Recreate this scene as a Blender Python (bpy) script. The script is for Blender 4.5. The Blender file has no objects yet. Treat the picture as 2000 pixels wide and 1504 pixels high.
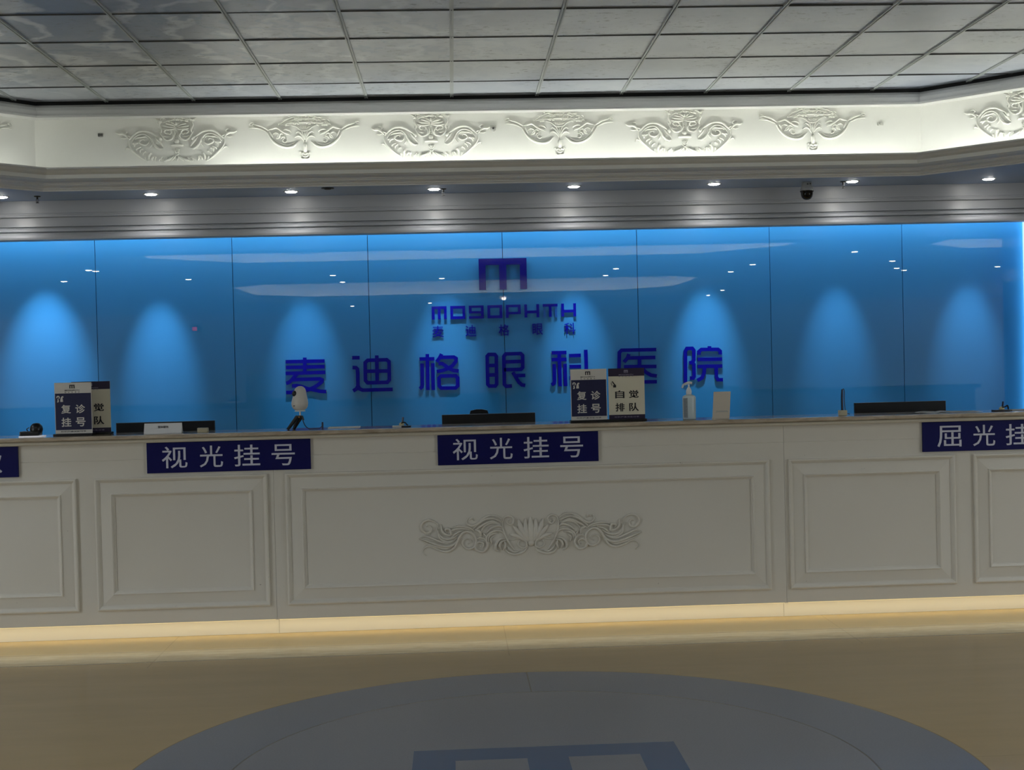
import bpy, bmesh, math, random
import numpy as np
from mathutils import Vector, Matrix

SC = bpy.context.scene
COL = SC.collection

# ------------------------------------------------------------------ camera
cam_data = bpy.data.cameras.new('camera')
cam_data.sensor_width = 36.0
cam_data.sensor_fit = 'HORIZONTAL'
cam_data.lens = 36.0 * 2560.0 / 2000.0
cam_data.clip_end = 100
cam = bpy.data.objects.new('camera', cam_data)
COL.objects.link(cam)
_r = Vector((0.9986798, -0.0452605, -0.0242942))
_u = Vector((0.0250231, 0.0156071, 0.999565))
_b = Vector((-0.0448617, -0.9988533, 0.016719))
cam.matrix_world = Matrix(((_r.x, _u.x, _b.x, 0.0), (_r.y, _u.y, _b.y, 0.0), (_r.z, _u.z, _b.z, 1.42), (0, 0, 0, 1)))
SC.camera = cam

# ------------------------------------------------------------------ world, exposure
world = bpy.data.worlds.new('world')
SC.world = world
world.use_nodes = True
world.node_tree.nodes['Background'].inputs[0].default_value = (0.8, 0.85, 0.9, 1)
world.node_tree.nodes['Background'].inputs[1].default_value = 0.05
SC.view_settings.view_transform = 'Standard'
SC.view_settings.look = 'None'
SC.view_settings.gamma = 1.0
SC.view_settings.use_curve_mapping = False
SC.view_settings.exposure = 0.0


# light levels (watts; the coves per metre)
COVE_W = 3.0
SPOT_W = 1.35
HALL_W = 35.0
SIDE_W = 480.0
POOL_W = 92.0
WASH_W = 42.0
KICK_W = 3.0

BACKLAMPS = [(-4.345, 6.49), (-4.4, 4.39), (-4.364, 4.21), (-5.246, 2.51), (-3.595, 2.39), (-1.602, 2.6), (-1.591, 1.15), (-2.039, -6.61), (-0.125, 1.48), (2.264, 2.73), (2.281, 1.38), (4.099, 2.96), (4.091, 1.59), (5.033, -3.54), (5.127, -5.38), (4.933, 4.79), (5.098, 6.39), (5.982, 3.08), (6.548, 1.6), (6.839, 1.09), (8.115, 1.46), (-0.425, -6.02), (1.039, -5.21)]


def lin(c):
    return tuple(((v / 255.0) / 12.92 if v / 255.0 <= 0.04045 else ((v / 255.0 + 0.055) / 1.055) ** 2.4) for v in c)


def area_light(name, loc, direction, sx, sy, power, color=(1, 1, 1), parent=None, spread=180):
    ld = bpy.data.lights.new(name, 'AREA')
    ld.shape = 'RECTANGLE'
    ld.size = sx
    ld.size_y = sy
    ld.energy = power
    ld.color = color
    ld.spread = math.radians(spread)
    o = bpy.data.objects.new(name, ld)
    COL.objects.link(o)
    o.location = loc
    return o


def aim(o, direction, along):
    """-Z of the light along `direction`, its X (long side) along `along`."""
    z = -Vector(direction).normalized()
    x = Vector(along).normalized()
    x = (x - z * x.dot(z)).normalized()
    y = z.cross(x)
    m = Matrix((x, y, z)).transposed().to_4x4()
    m.translation = o.location
    o.matrix_world = m


WARM = (1.0, 0.93, 0.80)
COOL = (0.90, 0.96, 1.0)
COVE = (0.98, 1.0, 0.92)

# the strip that grazes the blue glass wall from behind the beam
L = area_light('wall_wash_light', (0.2, 10.15, 2.66), None, 9.6, 0.03, WASH_W, (1.0, 1.0, 0.95))
aim(L, (0, 0.35, -1), (1, 0, 0))
L = area_light('wall_wash_light', (4.597, 10.272, 1.5), None, 2.3, 0.03, 1.7, (0.92, 1.0, 1.0))
aim(L, (-1, 0.1, 0), (0, 0, 1))
# the strip under the front edge of the reception counter
L = area_light('counter_strip_light', (0.0, 7.02, 0.084), None, 9.8, 0.02, KICK_W, (1.0, 0.93, 0.66))
aim(L, (0, 0.05, -1), (1, 0, 0))
# unseen fill lights added at both side walls to brighten the hall
for sx, x, k in ((1, -13.95, 1.2), (-1, 14.45, 0.85)):
    L = area_light('side_fill_light', (x, -1.5, 1.45), None, 12.0, 2.0, SIDE_W * k, (0.88, 0.95, 1.0))
    aim(L, (sx, 0.15, 0), (0, 1, 0))

# ------------------------------------------------------------------ materials
MATS = {}


def mat(name, srgb, rough=0.5, metal=0.0, coat=0.0, noise=0.0, nscale=8.0, spec=0.5, emit=0.0, stretch=(1, 1, 1), bump=0.0):
    if name in MATS:
        return MATS[name]
    m = bpy.data.materials.new(name)
    m.use_nodes = True
    nt = m.node_tree
    b = nt.nodes['Principled BSDF']
    c = lin(srgb)
    b.inputs['Base Color'].default_value = (*c, 1)
    b.inputs['Roughness'].default_value = rough
    b.inputs['Metallic'].default_value = metal
    b.inputs['Coat Weight'].default_value = coat
    b.inputs['Coat Roughness'].default_value = 0.03
    b.inputs['Specular IOR Level'].default_value = spec
    if emit > 0:
        b.inputs['Emission Color'].default_value = (*c, 1)
        b.inputs['Emission Strength'].default_value = emit
    if noise > 0 or bump > 0:
        tc = nt.nodes.new('ShaderNodeTexCoord')
        mp = nt.nodes.new('ShaderNodeMapping')
        mp.inputs['Scale'].default_value = stretch
        nz = nt.nodes.new('ShaderNodeTexNoise')
        nz.inputs['Scale'].default_value = nscale
        nz.inputs['Detail'].default_value = 5
        nt.links.new(tc.outputs['Object'], mp.inputs['Vector'])
        nt.links.new(mp.outputs['Vector'], nz.inputs['Vector'])
        if noise > 0:
            mix = nt.nodes.new('ShaderNodeMix')
            mix.data_type = 'RGBA'
            mix.inputs['A'].default_value = (*[v * (1 - noise) for v in c], 1)
            mix.inputs['B'].default_value = (*[min(1, v * (1 + noise)) for v in c], 1)
            nt.links.new(nz.outputs['Fac'], mix.inputs['Factor'])
            nt.links.new(mix.outputs['Result'], b.inputs['Base Color'])
        if bump > 0:
            bp = nt.nodes.new('ShaderNodeBump')
            bp.inputs['Strength'].default_value = bump
            bp.inputs['Distance'].default_value = 0.002
            nt.links.new(nz.outputs['Fac'], bp.inputs['Height'])
            nt.links.new(bp.outputs['Normal'], b.inputs['Normal'])
    MATS[name] = m
    return m


class NT:
    """small helper for building node materials"""
    def __init__(s, name):
        s.m = bpy.data.materials.new(name)
        s.m.use_nodes = True
        s.nt = s.m.node_tree
        s.b = s.nt.nodes['Principled BSDF']
        s.tc = s.nt.nodes.new('ShaderNodeTexCoord')

    def n(s, t, **kw):
        x = s.nt.nodes.new(t)
        for k, v in kw.items():
            setattr(x, k, v)
        return x

    def put(s, node, key, v):
        if hasattr(v, 'is_output'):
            s.nt.links.new(v, node.inputs[key])
        else:
            node.inputs[key].default_value = v

    def math(s, op, a, b=0.0, c=None, clamp=False):
        x = s.n('ShaderNodeMath', operation=op, use_clamp=clamp)
        s.put(x, 0, a)
        s.put(x, 1, b)
        if c is not None:
            s.put(x, 2, c)
        return x.outputs[0]

    def vmath(s, op, a, b=(0, 0, 0)):
        x = s.n('ShaderNodeVectorMath', operation=op)
        s.put(x, 0, a)
        s.put(x, 1, b)
        return x

    def mix(s, f, a, b, blend='MIX'):
        x = s.n('ShaderNodeMix', data_type='RGBA', blend_type=blend)
        s.put(x, 'Factor', f)
        s.put(x, 'A', a if hasattr(a, 'is_output') else (*a, 1))
        s.put(x, 'B', b if hasattr(b, 'is_output') else (*b, 1))
        return x.outputs['Result']

    def noise(s, vec, scale, detail=4, rough=0.5, dist=0.0):
        x = s.n('ShaderNodeTexNoise')
        s.put(x, 'Vector', vec)
        x.inputs['Scale'].default_value = scale
        x.inputs['Detail'].default_value = detail
        x.inputs['Roughness'].default_value = rough
        x.inputs['Distortion'].default_value = dist
        return x

    def ramp(s, f, lo, hi):
        x = s.n('ShaderNodeMapRange')
        x.clamp = True
        s.put(x, 'Value', f)
        x.inputs['From Min'].default_value = lo
        x.inputs['From Max'].default_value = hi
        return x.outputs[0]

    def mapping(s, vec, scale=(1, 1, 1), rot=(0, 0, 0), loc=(0, 0, 0)):
        x = s.n('ShaderNodeMapping')
        s.put(x, 'Vector', vec)
        x.inputs['Scale'].default_value = scale
        x.inputs['Rotation'].default_value = rot
        x.inputs['Location'].default_value = loc
        return x.outputs[0]


def box_mask(k, X, Y, x0, x1, y0, y1):
    a = k.math('GREATER_THAN', X, x0)
    b = k.math('LESS_THAN', X, x1)
    c = k.math('GREATER_THAN', Y, y0)
    d = k.math('LESS_THAN', Y, y1)
    return k.math('MULTIPLY', k.math('MULTIPLY', a, b), k.math('MULTIPLY', c, d))


def line_mask(k, V, v0, w):
    return k.math('LESS_THAN', k.math('ABSOLUTE', k.math('SUBTRACT', V, v0)), w)


def floor_material():
    k = NT('polished_floor')
    pos = k.tc.outputs['Object']
    sep = k.n('ShaderNodeSeparateXYZ')
    k.nt.links.new(pos, sep.inputs[0])
    X, Y = sep.outputs[0], sep.outputs[1]
    beige = lin((160, 138, 98))
    n1 = k.noise(k.mapping(pos, (0.6, 3.0, 1)), 3.0, 6, 0.6)
    col = k.mix(n1.outputs[0], tuple(v * 0.90 for v in beige), tuple(v * 1.08 for v in beige))
    # cream marble border
    n2 = k.noise(k.mapping(pos, (1.0, 5.0, 1)), 5.0, 8, 0.65, 0.6)
    marb = k.mix(k.ramp(n2.outputs[0], 0.35, 0.7), lin((176, 162, 128)), lin((206, 194, 164)))
    gold = lin((190, 162, 104))
    border = k.mix(k.ramp(Y, 6.66, 6.74), marb, gold)
    isb = k.math('GREATER_THAN', Y, 6.462)
    col = k.mix(isb, col, border)
    # dark joints
    j = line_mask(k, Y, 6.462, 0.008)
    j2 = k.math('MULTIPLY', line_mask(k, Y, 6.705, 0.009), k.ramp(n2.outputs[0], 0.3, 0.6))
    vj = k.math('MULTIPLY', line_mask(k, k.math('MODULO', k.math('ADD', X, 100.0), 1.74), 1.06, 0.0025), k.math('GREATER_THAN', Y, 6.34))
    hj = line_mask(k, Y, 4.5, 0.003)
    jj = k.math('MAXIMUM', k.math('MAXIMUM', j, k.math('MULTIPLY', j2, 0.6)), k.math('MULTIPLY', vj, 0.35))
    jj = k.math('MAXIMUM', jj, k.math('MULTIPLY', hj, 0.25))
    col = k.mix(k.math('MULTIPLY', jj, 0.75), col, lin((88, 74, 52)))
    # the round inlay
    dx = k.math('SUBTRACT', X, 0.30)
    dy = k.math('SUBTRACT', Y, 4.493)
    r = k.math('SQRT', k.math('ADD', k.math('MULTIPLY', dx, dx), k.math('MULTIPLY', dy, dy)))
    n3 = k.noise(pos, 160.0, 2)
    slate = lin((102, 110, 124))
    inner = lin((110, 115, 125))
    ringc = k.mix(n3.outputs[0], tuple(v * 0.86 for v in slate), tuple(v * 1.12 for v in slate))
    innc = k.mix(n3.outputs[0], tuple(v * 0.86 for v in inner), tuple(v * 1.12 for v in inner))
    # large m emblem
    mb = box_mask(k, X, Y, -0.178, 0.785, 4.19, 4.818)
    g1 = box_mask(k, X, Y, -0.025, 0.233, 4.0, 4.680)
    g2 = box_mask(k, X, Y, 0.381, 0.640, 4.0, 4.680)
    mm = k.math('SUBTRACT', mb, k.math('ADD', g1, g2), clamp=True)
    innc = k.mix(mm, innc, lin((50, 80, 116)))
    disc = k.mix(k.math('LESS_THAN', r, 1.131), ringc, innc)
    dj = line_mask(k, r, 1.131, 0.0035)
    dj = k.math('MAXIMUM', dj, k.math('MULTIPLY', line_mask(k, X, 0.304, 0.003), box_mask(k, r, Y, 1.131, 1.5, 4.5, 9)))
    disc = k.mix(k.math('MULTIPLY', dj, 0.8), disc, lin((58, 60, 66)))
    col = k.mix(k.math('LESS_THAN', r, 1.492), col, disc)
    col = k.mix(k.math('MULTIPLY', line_mask(k, r, 1.494, 0.003), 0.6), col, lin((90, 80, 60)))
    k.nt.links.new(col, k.b.inputs['Base Color'])
    k.b.inputs['Roughness'].default_value = 0.2
    rn = k.math('ADD', k.math('MULTIPLY', n1.outputs[0], 0.10), 0.14)
    k.nt.links.new(rn, k.b.inputs['Roughness'])
    bp = k.n('ShaderNodeBump')
    bp.inputs['Strength'].default_value = 0.08
    bp.inputs['Distance'].default_value = 0.001
    k.nt.links.new(k.noise(pos, 14, 3).outputs[0], bp.inputs['Height'])
    k.nt.links.new(bp.outputs[0], k.b.inputs['Normal'])
    return k.m


def mural_material():
    """printed ceiling tiles: a faded painted sky with loose swirls"""
    k = NT('printed_ceiling_tile')
    pos = k.tc.outputs['Object']
    warp = k.noise(pos, 1.1, 4, 0.6)
    wv = k.vmath('SUBTRACT', warp.outputs['Color'], (0.5, 0.5, 0.5)).outputs[0]
    sc = k.n('ShaderNodeVectorMath', operation='SCALE')
    k.nt.links.new(wv, sc.inputs[0])
    sc.inputs['Scale'].default_value = 1.3
    wpos = k.vmath('ADD', pos, sc.outputs[0]).outputs[0]
    base = k.noise(wpos, 0.8, 6, 0.55, 0.5)
    grey = k.mix(k.ramp(base.outputs[0], 0.3, 0.7), lin((158, 164, 178)), lin((196, 199, 203)))
    # darker blue sky towards one corner of the painting
    d = k.vmath('DISTANCE', k.mapping(wpos, (0.62, 1.0, 0.0)), (-1.9, 6.4, 0.0)).outputs['Value']
    blue = k.math('SUBTRACT', 1.0, k.ramp(d, 0.5, 2.0))
    grey = k.mix(k.math('MULTIPLY', blue, 0.95), grey, lin((52, 88, 136)))
    # painted swirls, with reflections on the tiles drawn into the white streaks
    w = k.n('ShaderNodeTexWave')
    k.nt.links.new(k.mapping(wpos, (1, 1.7, 1)), w.inputs['Vector'])
    w.inputs['Scale'].default_value = 0.75
    w.inputs['Distortion'].default_value = 7.0
    w.inputs['Detail'].default_value = 2.0
    w.inputs['Detail Scale'].default_value = 1.4
    d2 = k.vmath('DISTANCE', k.mapping(pos, (0.55, 0.8, 0.0)), (-1.0, 6.3, 0.0)).outputs['Value']
    near = k.math('SUBTRACT', 1.0, k.ramp(d2, 0.5, 1.5))
    sw = k.math('MULTIPLY', k.ramp(w.outputs[0], 0.72, 1.0), near)
    grey = k.mix(k.math('MULTIPLY', sw, 0.75), grey, lin((222, 226, 230)))
    w2 = k.math('MULTIPLY', k.ramp(k.noise(wpos, 2.6, 3, 0.5, 2.5).outputs[0], 0.55, 0.64), near)
    grey = k.mix(k.math('MULTIPLY', w2, 0.6), grey, lin((120, 140, 165)))
    # dark flecks on the marbled print
    fl = k.noise(k.mapping(pos, (1.0, 2.2, 1)), 16.0, 5, 0.75)
    fa = k.noise(pos, 2.3, 2)
    f = k.math('MULTIPLY', k.ramp(fl.outputs[0], 0.565, 0.63), k.ramp(fa.outputs[0], 0.42, 0.55))
    grey = k.mix(k.math('MULTIPLY', f, 0.8), grey, lin((96, 100, 106)))
    k.nt.links.new(grey, k.b.inputs['Base Color'])
    k.b.inputs['Roughness'].default_value = 0.32
    k.b.inputs['Specular IOR Level'].default_value = 0.5
    return k.m


def stone_material():
    k = NT('beige_counter_stone')
    pos = k.tc.outputs['Object']
    n = k.noise(k.mapping(pos, (1.0, 4.0, 5.0)), 6.0, 8, 0.7, 0.8)
    c = k.mix(k.ramp(n.outputs[0], 0.3, 0.7), lin((150, 136, 118)), lin((205, 192, 172)))
    n2 = k.noise(k.mapping(pos, (3, 3, 14)), 9.0, 6, 0.8)
    c = k.mix(k.math('MULTIPLY', k.ramp(n2.outputs[0], 0.64, 0.72), 0.7), c, lin((96, 80, 70)))
    k.nt.links.new(c, k.b.inputs['Base Color'])
    k.b.inputs['Roughness'].default_value = 0.1
    return k.m


def lacquer_material():
    """off-white painted counter front, a little dirty"""
    k = NT('cream_lacquer')
    pos = k.tc.outputs['Object']
    n = k.noise(pos, 1.4, 4)
    c = k.mix(n.outputs[0], lin((214, 208, 194)), lin((224, 220, 210)))
    n2 = k.noise(k.mapping(pos, (1.0, 1.0, 1.6)), 30.0, 3, 0.6)
    c = k.mix(k.math('MULTIPLY', k.ramp(n2.outputs[0], 0.735, 0.76), 0.6), c, lin((110, 96, 84)))
    k.nt.links.new(c, k.b.inputs['Base Color'])
    k.b.inputs['Roughness'].default_value = 0.38
    return k.m


def glass_wall_material():
    k = NT('blue_backpainted_glass')
    pos = k.tc.outputs['Object']
    n = k.noise(pos, 0.7, 3)
    c = k.mix(n.outputs[0], lin((48, 127, 192)), lin((54, 135, 200)))
    k.nt.links.new(c, k.b.inputs['Base Color'])
    k.b.inputs['Roughness'].default_value = 0.35
    k.b.inputs['Specular IOR Level'].default_value = 0.0
    k.b.inputs['Coat Weight'].default_value = 1.0
    k.b.inputs['Coat IOR'].default_value = 1.75
    k.b.inputs['Coat Roughness'].default_value = 0.004
    bp = k.n('ShaderNodeBump')
    bp.inputs['Strength'].default_value = 0.04
    bp.inputs['Distance'].default_value = 0.0006
    k.nt.links.new(k.noise(pos, 1.1, 1).outputs[0], bp.inputs['Height'])
    k.nt.links.new(bp.outputs[0], k.b.inputs['Coat Normal'])
    return k.m


M_floor = floor_material()
M_mural = mural_material()
M_stone = stone_material()
M_lacq = lacquer_material()
M_glass = glass_wall_material()
M_white = mat('white_plaster', (226, 226, 220), 0.6, noise=0.03)
M_soffit = mat('soffit_paint', (160, 180, 212), 0.55)
M_beam = mat('beam_gloss_paint', (206, 206, 204), 0.42)
M_relief = mat('plaster_relief', (228, 228, 220), 0.6)
M_wall = mat('hall_wall_paint', (190, 188, 180), 0.7)
M_black = mat('black_plastic', (14, 14, 16), 0.35)
M_gap = mat('shadow_gap_black', (10, 10, 12), 0.8)
M_navy = mat('navy_sign_face', (3, 8, 84), 0.3, spec=0.3)
M_letter = mat('silver_sign_letter', (206, 208, 222), 0.4)
M_logo = mat('deep_blue_acrylic', (6, 10, 150), 0.12, spec=0.35)
M_beamface = mat('beam_face_paint', (168, 170, 174), 0.36)
M_grid = mat('grid_metal', (168, 172, 172), 0.4)
M_steel = mat('steel', (150, 150, 150), 0.3, metal=0.9)
M_lamp = mat('lamp_lens', (255, 252, 244), 0.5, emit=45.0)
M_ring = mat('lamp_ring', (170, 172, 176), 0.4)
M_paper = mat('white_paper', (225, 225, 224), 0.7)
M_whiteplastic = mat('white_plastic', (212, 208, 200), 0.35)
M_ink = mat('navy_ink', (18, 22, 66), 0.5)
M_dark = mat('dark_ink', (20, 18, 26), 0.6)
M_creamcard = mat('cream_card', (214, 208, 186), 0.5)
M_beigeplastic = mat('beige_plastic', (190, 180, 150), 0.5)
M_clear = mat('translucent_bottle', (196, 210, 214), 0.25)
M_label = mat('grey_label', (140, 150, 156), 0.6)
M_darkblue = mat('dark_blue_plastic', (12, 20, 48), 0.4)


# ------------------------------------------------------------------ mesh helpers
def obj(name, bm, m, parent=None, smooth=False, loc=None):
    me = bpy.data.meshes.new(name)
    bm.normal_update()
    bm.to_mesh(me)
    bm.free()
    me.materials.append(m)
    if smooth:
        for p in me.polygons:
            p.use_smooth = True
    o = bpy.data.objects.new(name, me)
    COL.objects.link(o)
    if parent:
        o.parent = parent
    if loc:
        o.location = loc
    return o


def thing(name, label, cat, loc=(0, 0, 0), rz=0.0, group=None):
    o = bpy.data.objects.new(name, None)
    o.empty_display_size = 0.1
    COL.objects.link(o)
    o.location = loc
    o.rotation_euler = (0, 0, rz)
    tag(o, label, cat, group)
    return o


def tag(o, label, cat, group=None):
    o['label'] = label
    o['category'] = cat
    if group:
        o['group'] = group
    return o


def struct(o, label=None):
    o['kind'] = 'structure'
    if label:
        o['label'] = label
    return o


def dup(root, label=None, group=None, loc=None, rz=None):
    r = root.copy()
    COL.objects.link(r)
    if label:
        r['label'] = label
    if group:
        r['group'] = group
    if loc is not None:
        r.location = loc
    if rz is not None:
        r.rotation_euler = (0, 0, rz)
    for ch in list(root.children):
        c = ch.copy()
        COL.objects.link(c)
        c.parent = r
        for g in list(ch.children):
            d = g.copy()
            COL.objects.link(d)
            d.parent = c
    return r


def BM():
    return bmesh.new()


def box(bm, x0, x1, y0, y1, z0, z1, bev=0.0):
    vs = [bm.verts.new(p) for p in ((x0, y0, z0), (x1, y0, z0), (x1, y1, z0), (x0, y1, z0), (x0, y0, z1), (x1, y0, z1), (x1, y1, z1), (x0, y1, z1))]
    fs = [bm.faces.new([vs[i] for i in f]) for f in ((0, 3, 2, 1), (4, 5, 6, 7), (0, 1, 5, 4), (1, 2, 6, 5), (2, 3, 7, 6), (3, 0, 4, 7))]
    if bev > 0:
        es = set(e for f in fs for e in f.edges)
        bmesh.ops.bevel(bm, geom=list(es), offset=bev, segments=2, affect='EDGES', profile=0.6)
    return bm


def prism(bm, poly, y0, y1):
    """poly in xz, extruded along y from y0 to y1"""
    n = len(poly)
    a = [bm.verts.new((p[0], y0, p[1])) for p in poly]
    b = [bm.verts.new((p[0], y1, p[1])) for p in poly]
    for i in range(n):
        j = (i + 1) % n
        bm.faces.new((a[i], a[j], b[j], b[i]))
    bm.faces.new(a[::-1])
    bm.faces.new(b)


def profile_x(bm, prof, x0, x1, caps=True):
    """prof in (y,z), extruded along x"""
    a = [bm.verts.new((x0, p[0], p[1])) for p in prof]
    b = [bm.verts.new((x1, p[0], p[1])) for p in prof]
    n = len(prof)
    for i in range(n):
        j = (i + 1) % n
        bm.faces.new((a[i], a[j], b[j], b[i]))
    if caps:
        bm.faces.new(a[::-1])
        bm.faces.new(b)
    bmesh.ops.recalc_face_normals(bm, faces=bm.faces[:])


def lathe(bm, prof, seg=24, cx=0, cy=0, mtx=None):
    """prof list of (r,z)"""
    rings = []
    new = []
    for r, z in prof:
        if r < 1e-6:
            v = bm.verts.new((cx, cy, z))
            rings.append([v])
            new.append(v)
        else:
            ring = [bm.verts.new((cx + r * math.cos(2 * math.pi * i / seg), cy + r * math.sin(2 * math.pi * i / seg), z)) for i in range(seg)]
            rings.append(ring)
            new += ring
    for A, B in zip(rings[:-1], rings[1:]):
        if len(A) == 1 and len(B) == 1:
            continue
        for i in range(seg):
            j = (i + 1) % seg
            if len(A) == 1:
                bm.faces.new((A[0], B[i], B[j]))
            elif len(B) == 1:
                bm.faces.new((A[i], A[j], B[0]))
            else:
                bm.faces.new((A[i], A[j], B[j], B[i]))
    if mtx is not None:
        for v in new:
            v.co = mtx @ v.co
    bmesh.ops.recalc_face_normals(bm, faces=bm.faces[:])
    return new


def tube(bm, pts, r, seg=8):
    pts = [Vector(p) for p in pts]
    n = len(pts)
    rings = []
    prev = None
    for i, p in enumerate(pts):
        t = (pts[min(i + 1, n - 1)] - pts[max(i - 1, 0)]).normalized()
        if prev is None:
            a = t.cross(Vector((0, 0, 1)))
            if a.length < 1e-3:
                a = t.cross(Vector((1, 0, 0)))
        else:
            a = prev - t * prev.dot(t)
        a.normalize()
        prev = a
        b = t.cross(a)
        rr = r[i] if isinstance(r, (list, tuple)) else r
        rings.append([bm.verts.new(p + (a * math.cos(2 * math.pi * q / seg) + b * math.sin(2 * math.pi * q / seg)) * rr) for q in range(seg)])
    for A, B in zip(rings[:-1], rings[1:]):
        for i in range(seg):
            j = (i + 1) % seg
            bm.faces.new((A[i], A[j], B[j], B[i]))
    bm.faces.new(rings[0][::-1])
    bm.faces.new(rings[-1])
    return bm


def smooth_path(pts, sub=4):
    if len(pts) < 3:
        a, b = Vector(pts[0]), Vector(pts[1])
        return [a.lerp(b, i / 4.0) for i in range(5)]
    P = [Vector(p) for p in pts]
    P = [P[0] * 2 - P[1]] + P + [P[-1] * 2 - P[-2]]
    out = []
    for i in range(1, len(P) - 2):
        for s in range(sub):
            t = s / sub
            out.append(0.5 * ((2 * P[i]) + (-P[i - 1] + P[i + 1]) * t + (2 * P[i - 1] - 5 * P[i] + 4 * P[i + 1] - P[i + 2]) * t * t + (-P[i - 1] + 3 * P[i] - 3 * P[i + 1] + P[i + 2]) * t ** 3))
    out.append(P[-2])
    return out


def relief(bm, pts, r, h=None, taper=(0.25, 0.25), base=0.0, sub=4):
    """a half-round raised stroke on the xz plane, swelling towards -y"""
    path = smooth_path([(p[0], 0, p[1]) for p in pts], sub)
    n = len(path)
    h = h or r
    rows = []
    for i, p in enumerate(path):
        t = (path[min(i + 1, n - 1)] - path[max(i - 1, 0)]).normalized()
        nr = Vector((-t.z, 0, t.x))
        u = i / (n - 1)
        k = 1.0
        if taper[0] < 1:
            k = min(k, taper[0] + (1 - taper[0]) * min(1, u / 0.3))
        if taper[1] < 1:
            k = min(k, taper[1] + (1 - taper[1]) * min(1, (1 - u) / 0.3))
        row = []
        for c, e in ((1.0, 0.0), (1.0, 0.5), (0.62, 0.9), (0.0, 1.0), (-0.62, 0.9), (-1.0, 0.5), (-1.0, 0.0)):
            row.append(bm.verts.new(p + nr * (r * k * c) + Vector((0, -base - h * k * e, 0))))
        rows.append(row)
    for A, B in zip(rows[:-1], rows[1:]):
        for i in range(6):
            bm.faces.new((A[i], A[i + 1], B[i + 1], B[i]))
    bm.faces.new(rows[0])
    bm.faces.new(rows[-1][::-1])


def plate_stroke(bm, pts, w, y0, y1):
    """flat stroke with mitred corners, pts in xz, butt ends"""
    P = [Vector((p[0], p[1])) for p in pts]
    n = len(P)
    closed = (P[0] - P[-1]).length < w * 0.7 and n > 5
    L, R = [], []
    for i in range(n):
        if i == 0 or i == n - 1:
            d = (P[1] - P[0]) if i == 0 else (P[-1] - P[-2])
            d.normalize()
            nn = Vector((-d.y, d.x))
            k = w / 2
        else:
            d1 = (P[i] - P[i - 1]).normalized()
            d2 = (P[i + 1] - P[i]).normalized()
            n1, n2 = Vector((-d1.y, d1.x)), Vector((-d2.y, d2.x))
            nn = (n1 + n2).normalized()
            k = w / 2 / max(0.45, nn.dot(n1))
        L.append(P[i] + nn * k)
        R.append(P[i] - nn * k)
    rows = []
    for l, r_ in zip(L, R):
        rows.append([bm.verts.new((l.x, y0, l.y)), bm.verts.new((r_.x, y0, r_.y)), bm.verts.new((r_.x, y1, r_.y)), bm.verts.new((l.x, y1, l.y))])
    for A, B in zip(rows[:-1], rows[1:]):
        for i in range(4):
            j = (i + 1) % 4
            bm.faces.new((A[i], A[j], B[j], B[i]))
    bm.faces.new(rows[0][::-1])
    bm.faces.new(rows[-1])


_txt = {}


def text_bm(s, x0, x1, z0, z1, y0, y1, offset=0.0):
    """writing s fitted into the box x0..x1, z0..z1 as a solid plate from y0 to y1"""
    key = (s, offset)
    if key not in _txt:
        c = bpy.data.curves.new('lettering', 'FONT')
        c.body = s
        c.offset = offset
        c.resolution_u = 3
        o = bpy.data.objects.new('lettering', c)
        COL.objects.link(o)
        dg = bpy.context.evaluated_depsgraph_get()
        me = bpy.data.meshes.new_from_object(o.evaluated_get(dg))
        V = [tuple(v.co) for v in me.vertices]
        F = [tuple(p.vertices) for p in me.polygons]
        bpy.data.objects.remove(o)
        bpy.data.curves.remove(c)
        bpy.data.meshes.remove(me)
        _txt[key] = (V, F)
    V, F = _txt[key]
    xs = [v[0] for v in V]
    ys = [v[1] for v in V]
    ax, bx, ay, by = min(xs), max(xs), min(ys), max(ys)
    bm = BM()
    vs = [bm.verts.new((x0 + (v[0] - ax) / (bx - ax) * (x1 - x0), y0, z0 + (v[1] - ay) / (by - ay) * (z1 - z0))) for v in V]
    fs = []
    for f in F:
        if len(set(f)) == len(f):
            try:
                fs.append(bm.faces.new([vs[i] for i in f]))
            except ValueError:
                pass
    bmesh.ops.remove_doubles(bm, verts=bm.verts[:], dist=1e-6)
    r = bmesh.ops.extrude_face_region(bm, geom=bm.faces[:])
    for v in [g for g in r['geom'] if isinstance(g, bmesh.types.BMVert)]:
        v.co.y = y1
    bmesh.ops.recalc_face_normals(bm, faces=bm.faces[:])
    return bm

# ------------------------------------------------------------------ floor and walls
bm = BM()
vs = [bm.verts.new(p) for p in ((-14, -9, 0), (14.5, -9, 0), (14.5, 10.4, 0), (-14, 10.4, 0))]
bm.faces.new(vs)
struct(obj('floor', bm, M_floor))

bm = BM(); box(bm, -14.2, -14, -9, 10.4, 0, 3.6); struct(obj('wall_left', bm, M_wall))
bm = BM(); box(bm, 14.5, 14.7, -9, 10.4, 0, 3.6); struct(obj('wall_right', bm, M_wall))
bm = BM(); box(bm, -14.2, 14.7, -9.2, -9, 0, 3.6); struct(obj('wall_front', bm, M_wall))

# the blue glass wall: panels with fine open joints on a dark backing
SEAMS = [-5.92, -4.865, -3.80, -2.745, -1.692, -0.641, 0.413, 1.474, 2.531, 3.596, 4.60]
bm = BM()
for a, b in zip(SEAMS[:-1], SEAMS[1:]):
    box(bm, a + 0.0022, b - 0.0022, 10.30, 10.312, 0.02, 2.68)
wb = struct(obj('wall_back', bm, M_glass))
bm = BM(); box(bm, -14.2, 14.7, 10.313, 10.4, 0, 3.6); struct(obj('wall_back', bm, mat('joint_backing', (10, 30, 60), 0.7)))
# end wall of the niche with a luminous corner profile
bm = BM(); box(bm, 4.60, 4.75, 9.85, 10.312, 0, 2.68); struct(obj('wall_right', bm, M_glass))


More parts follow.
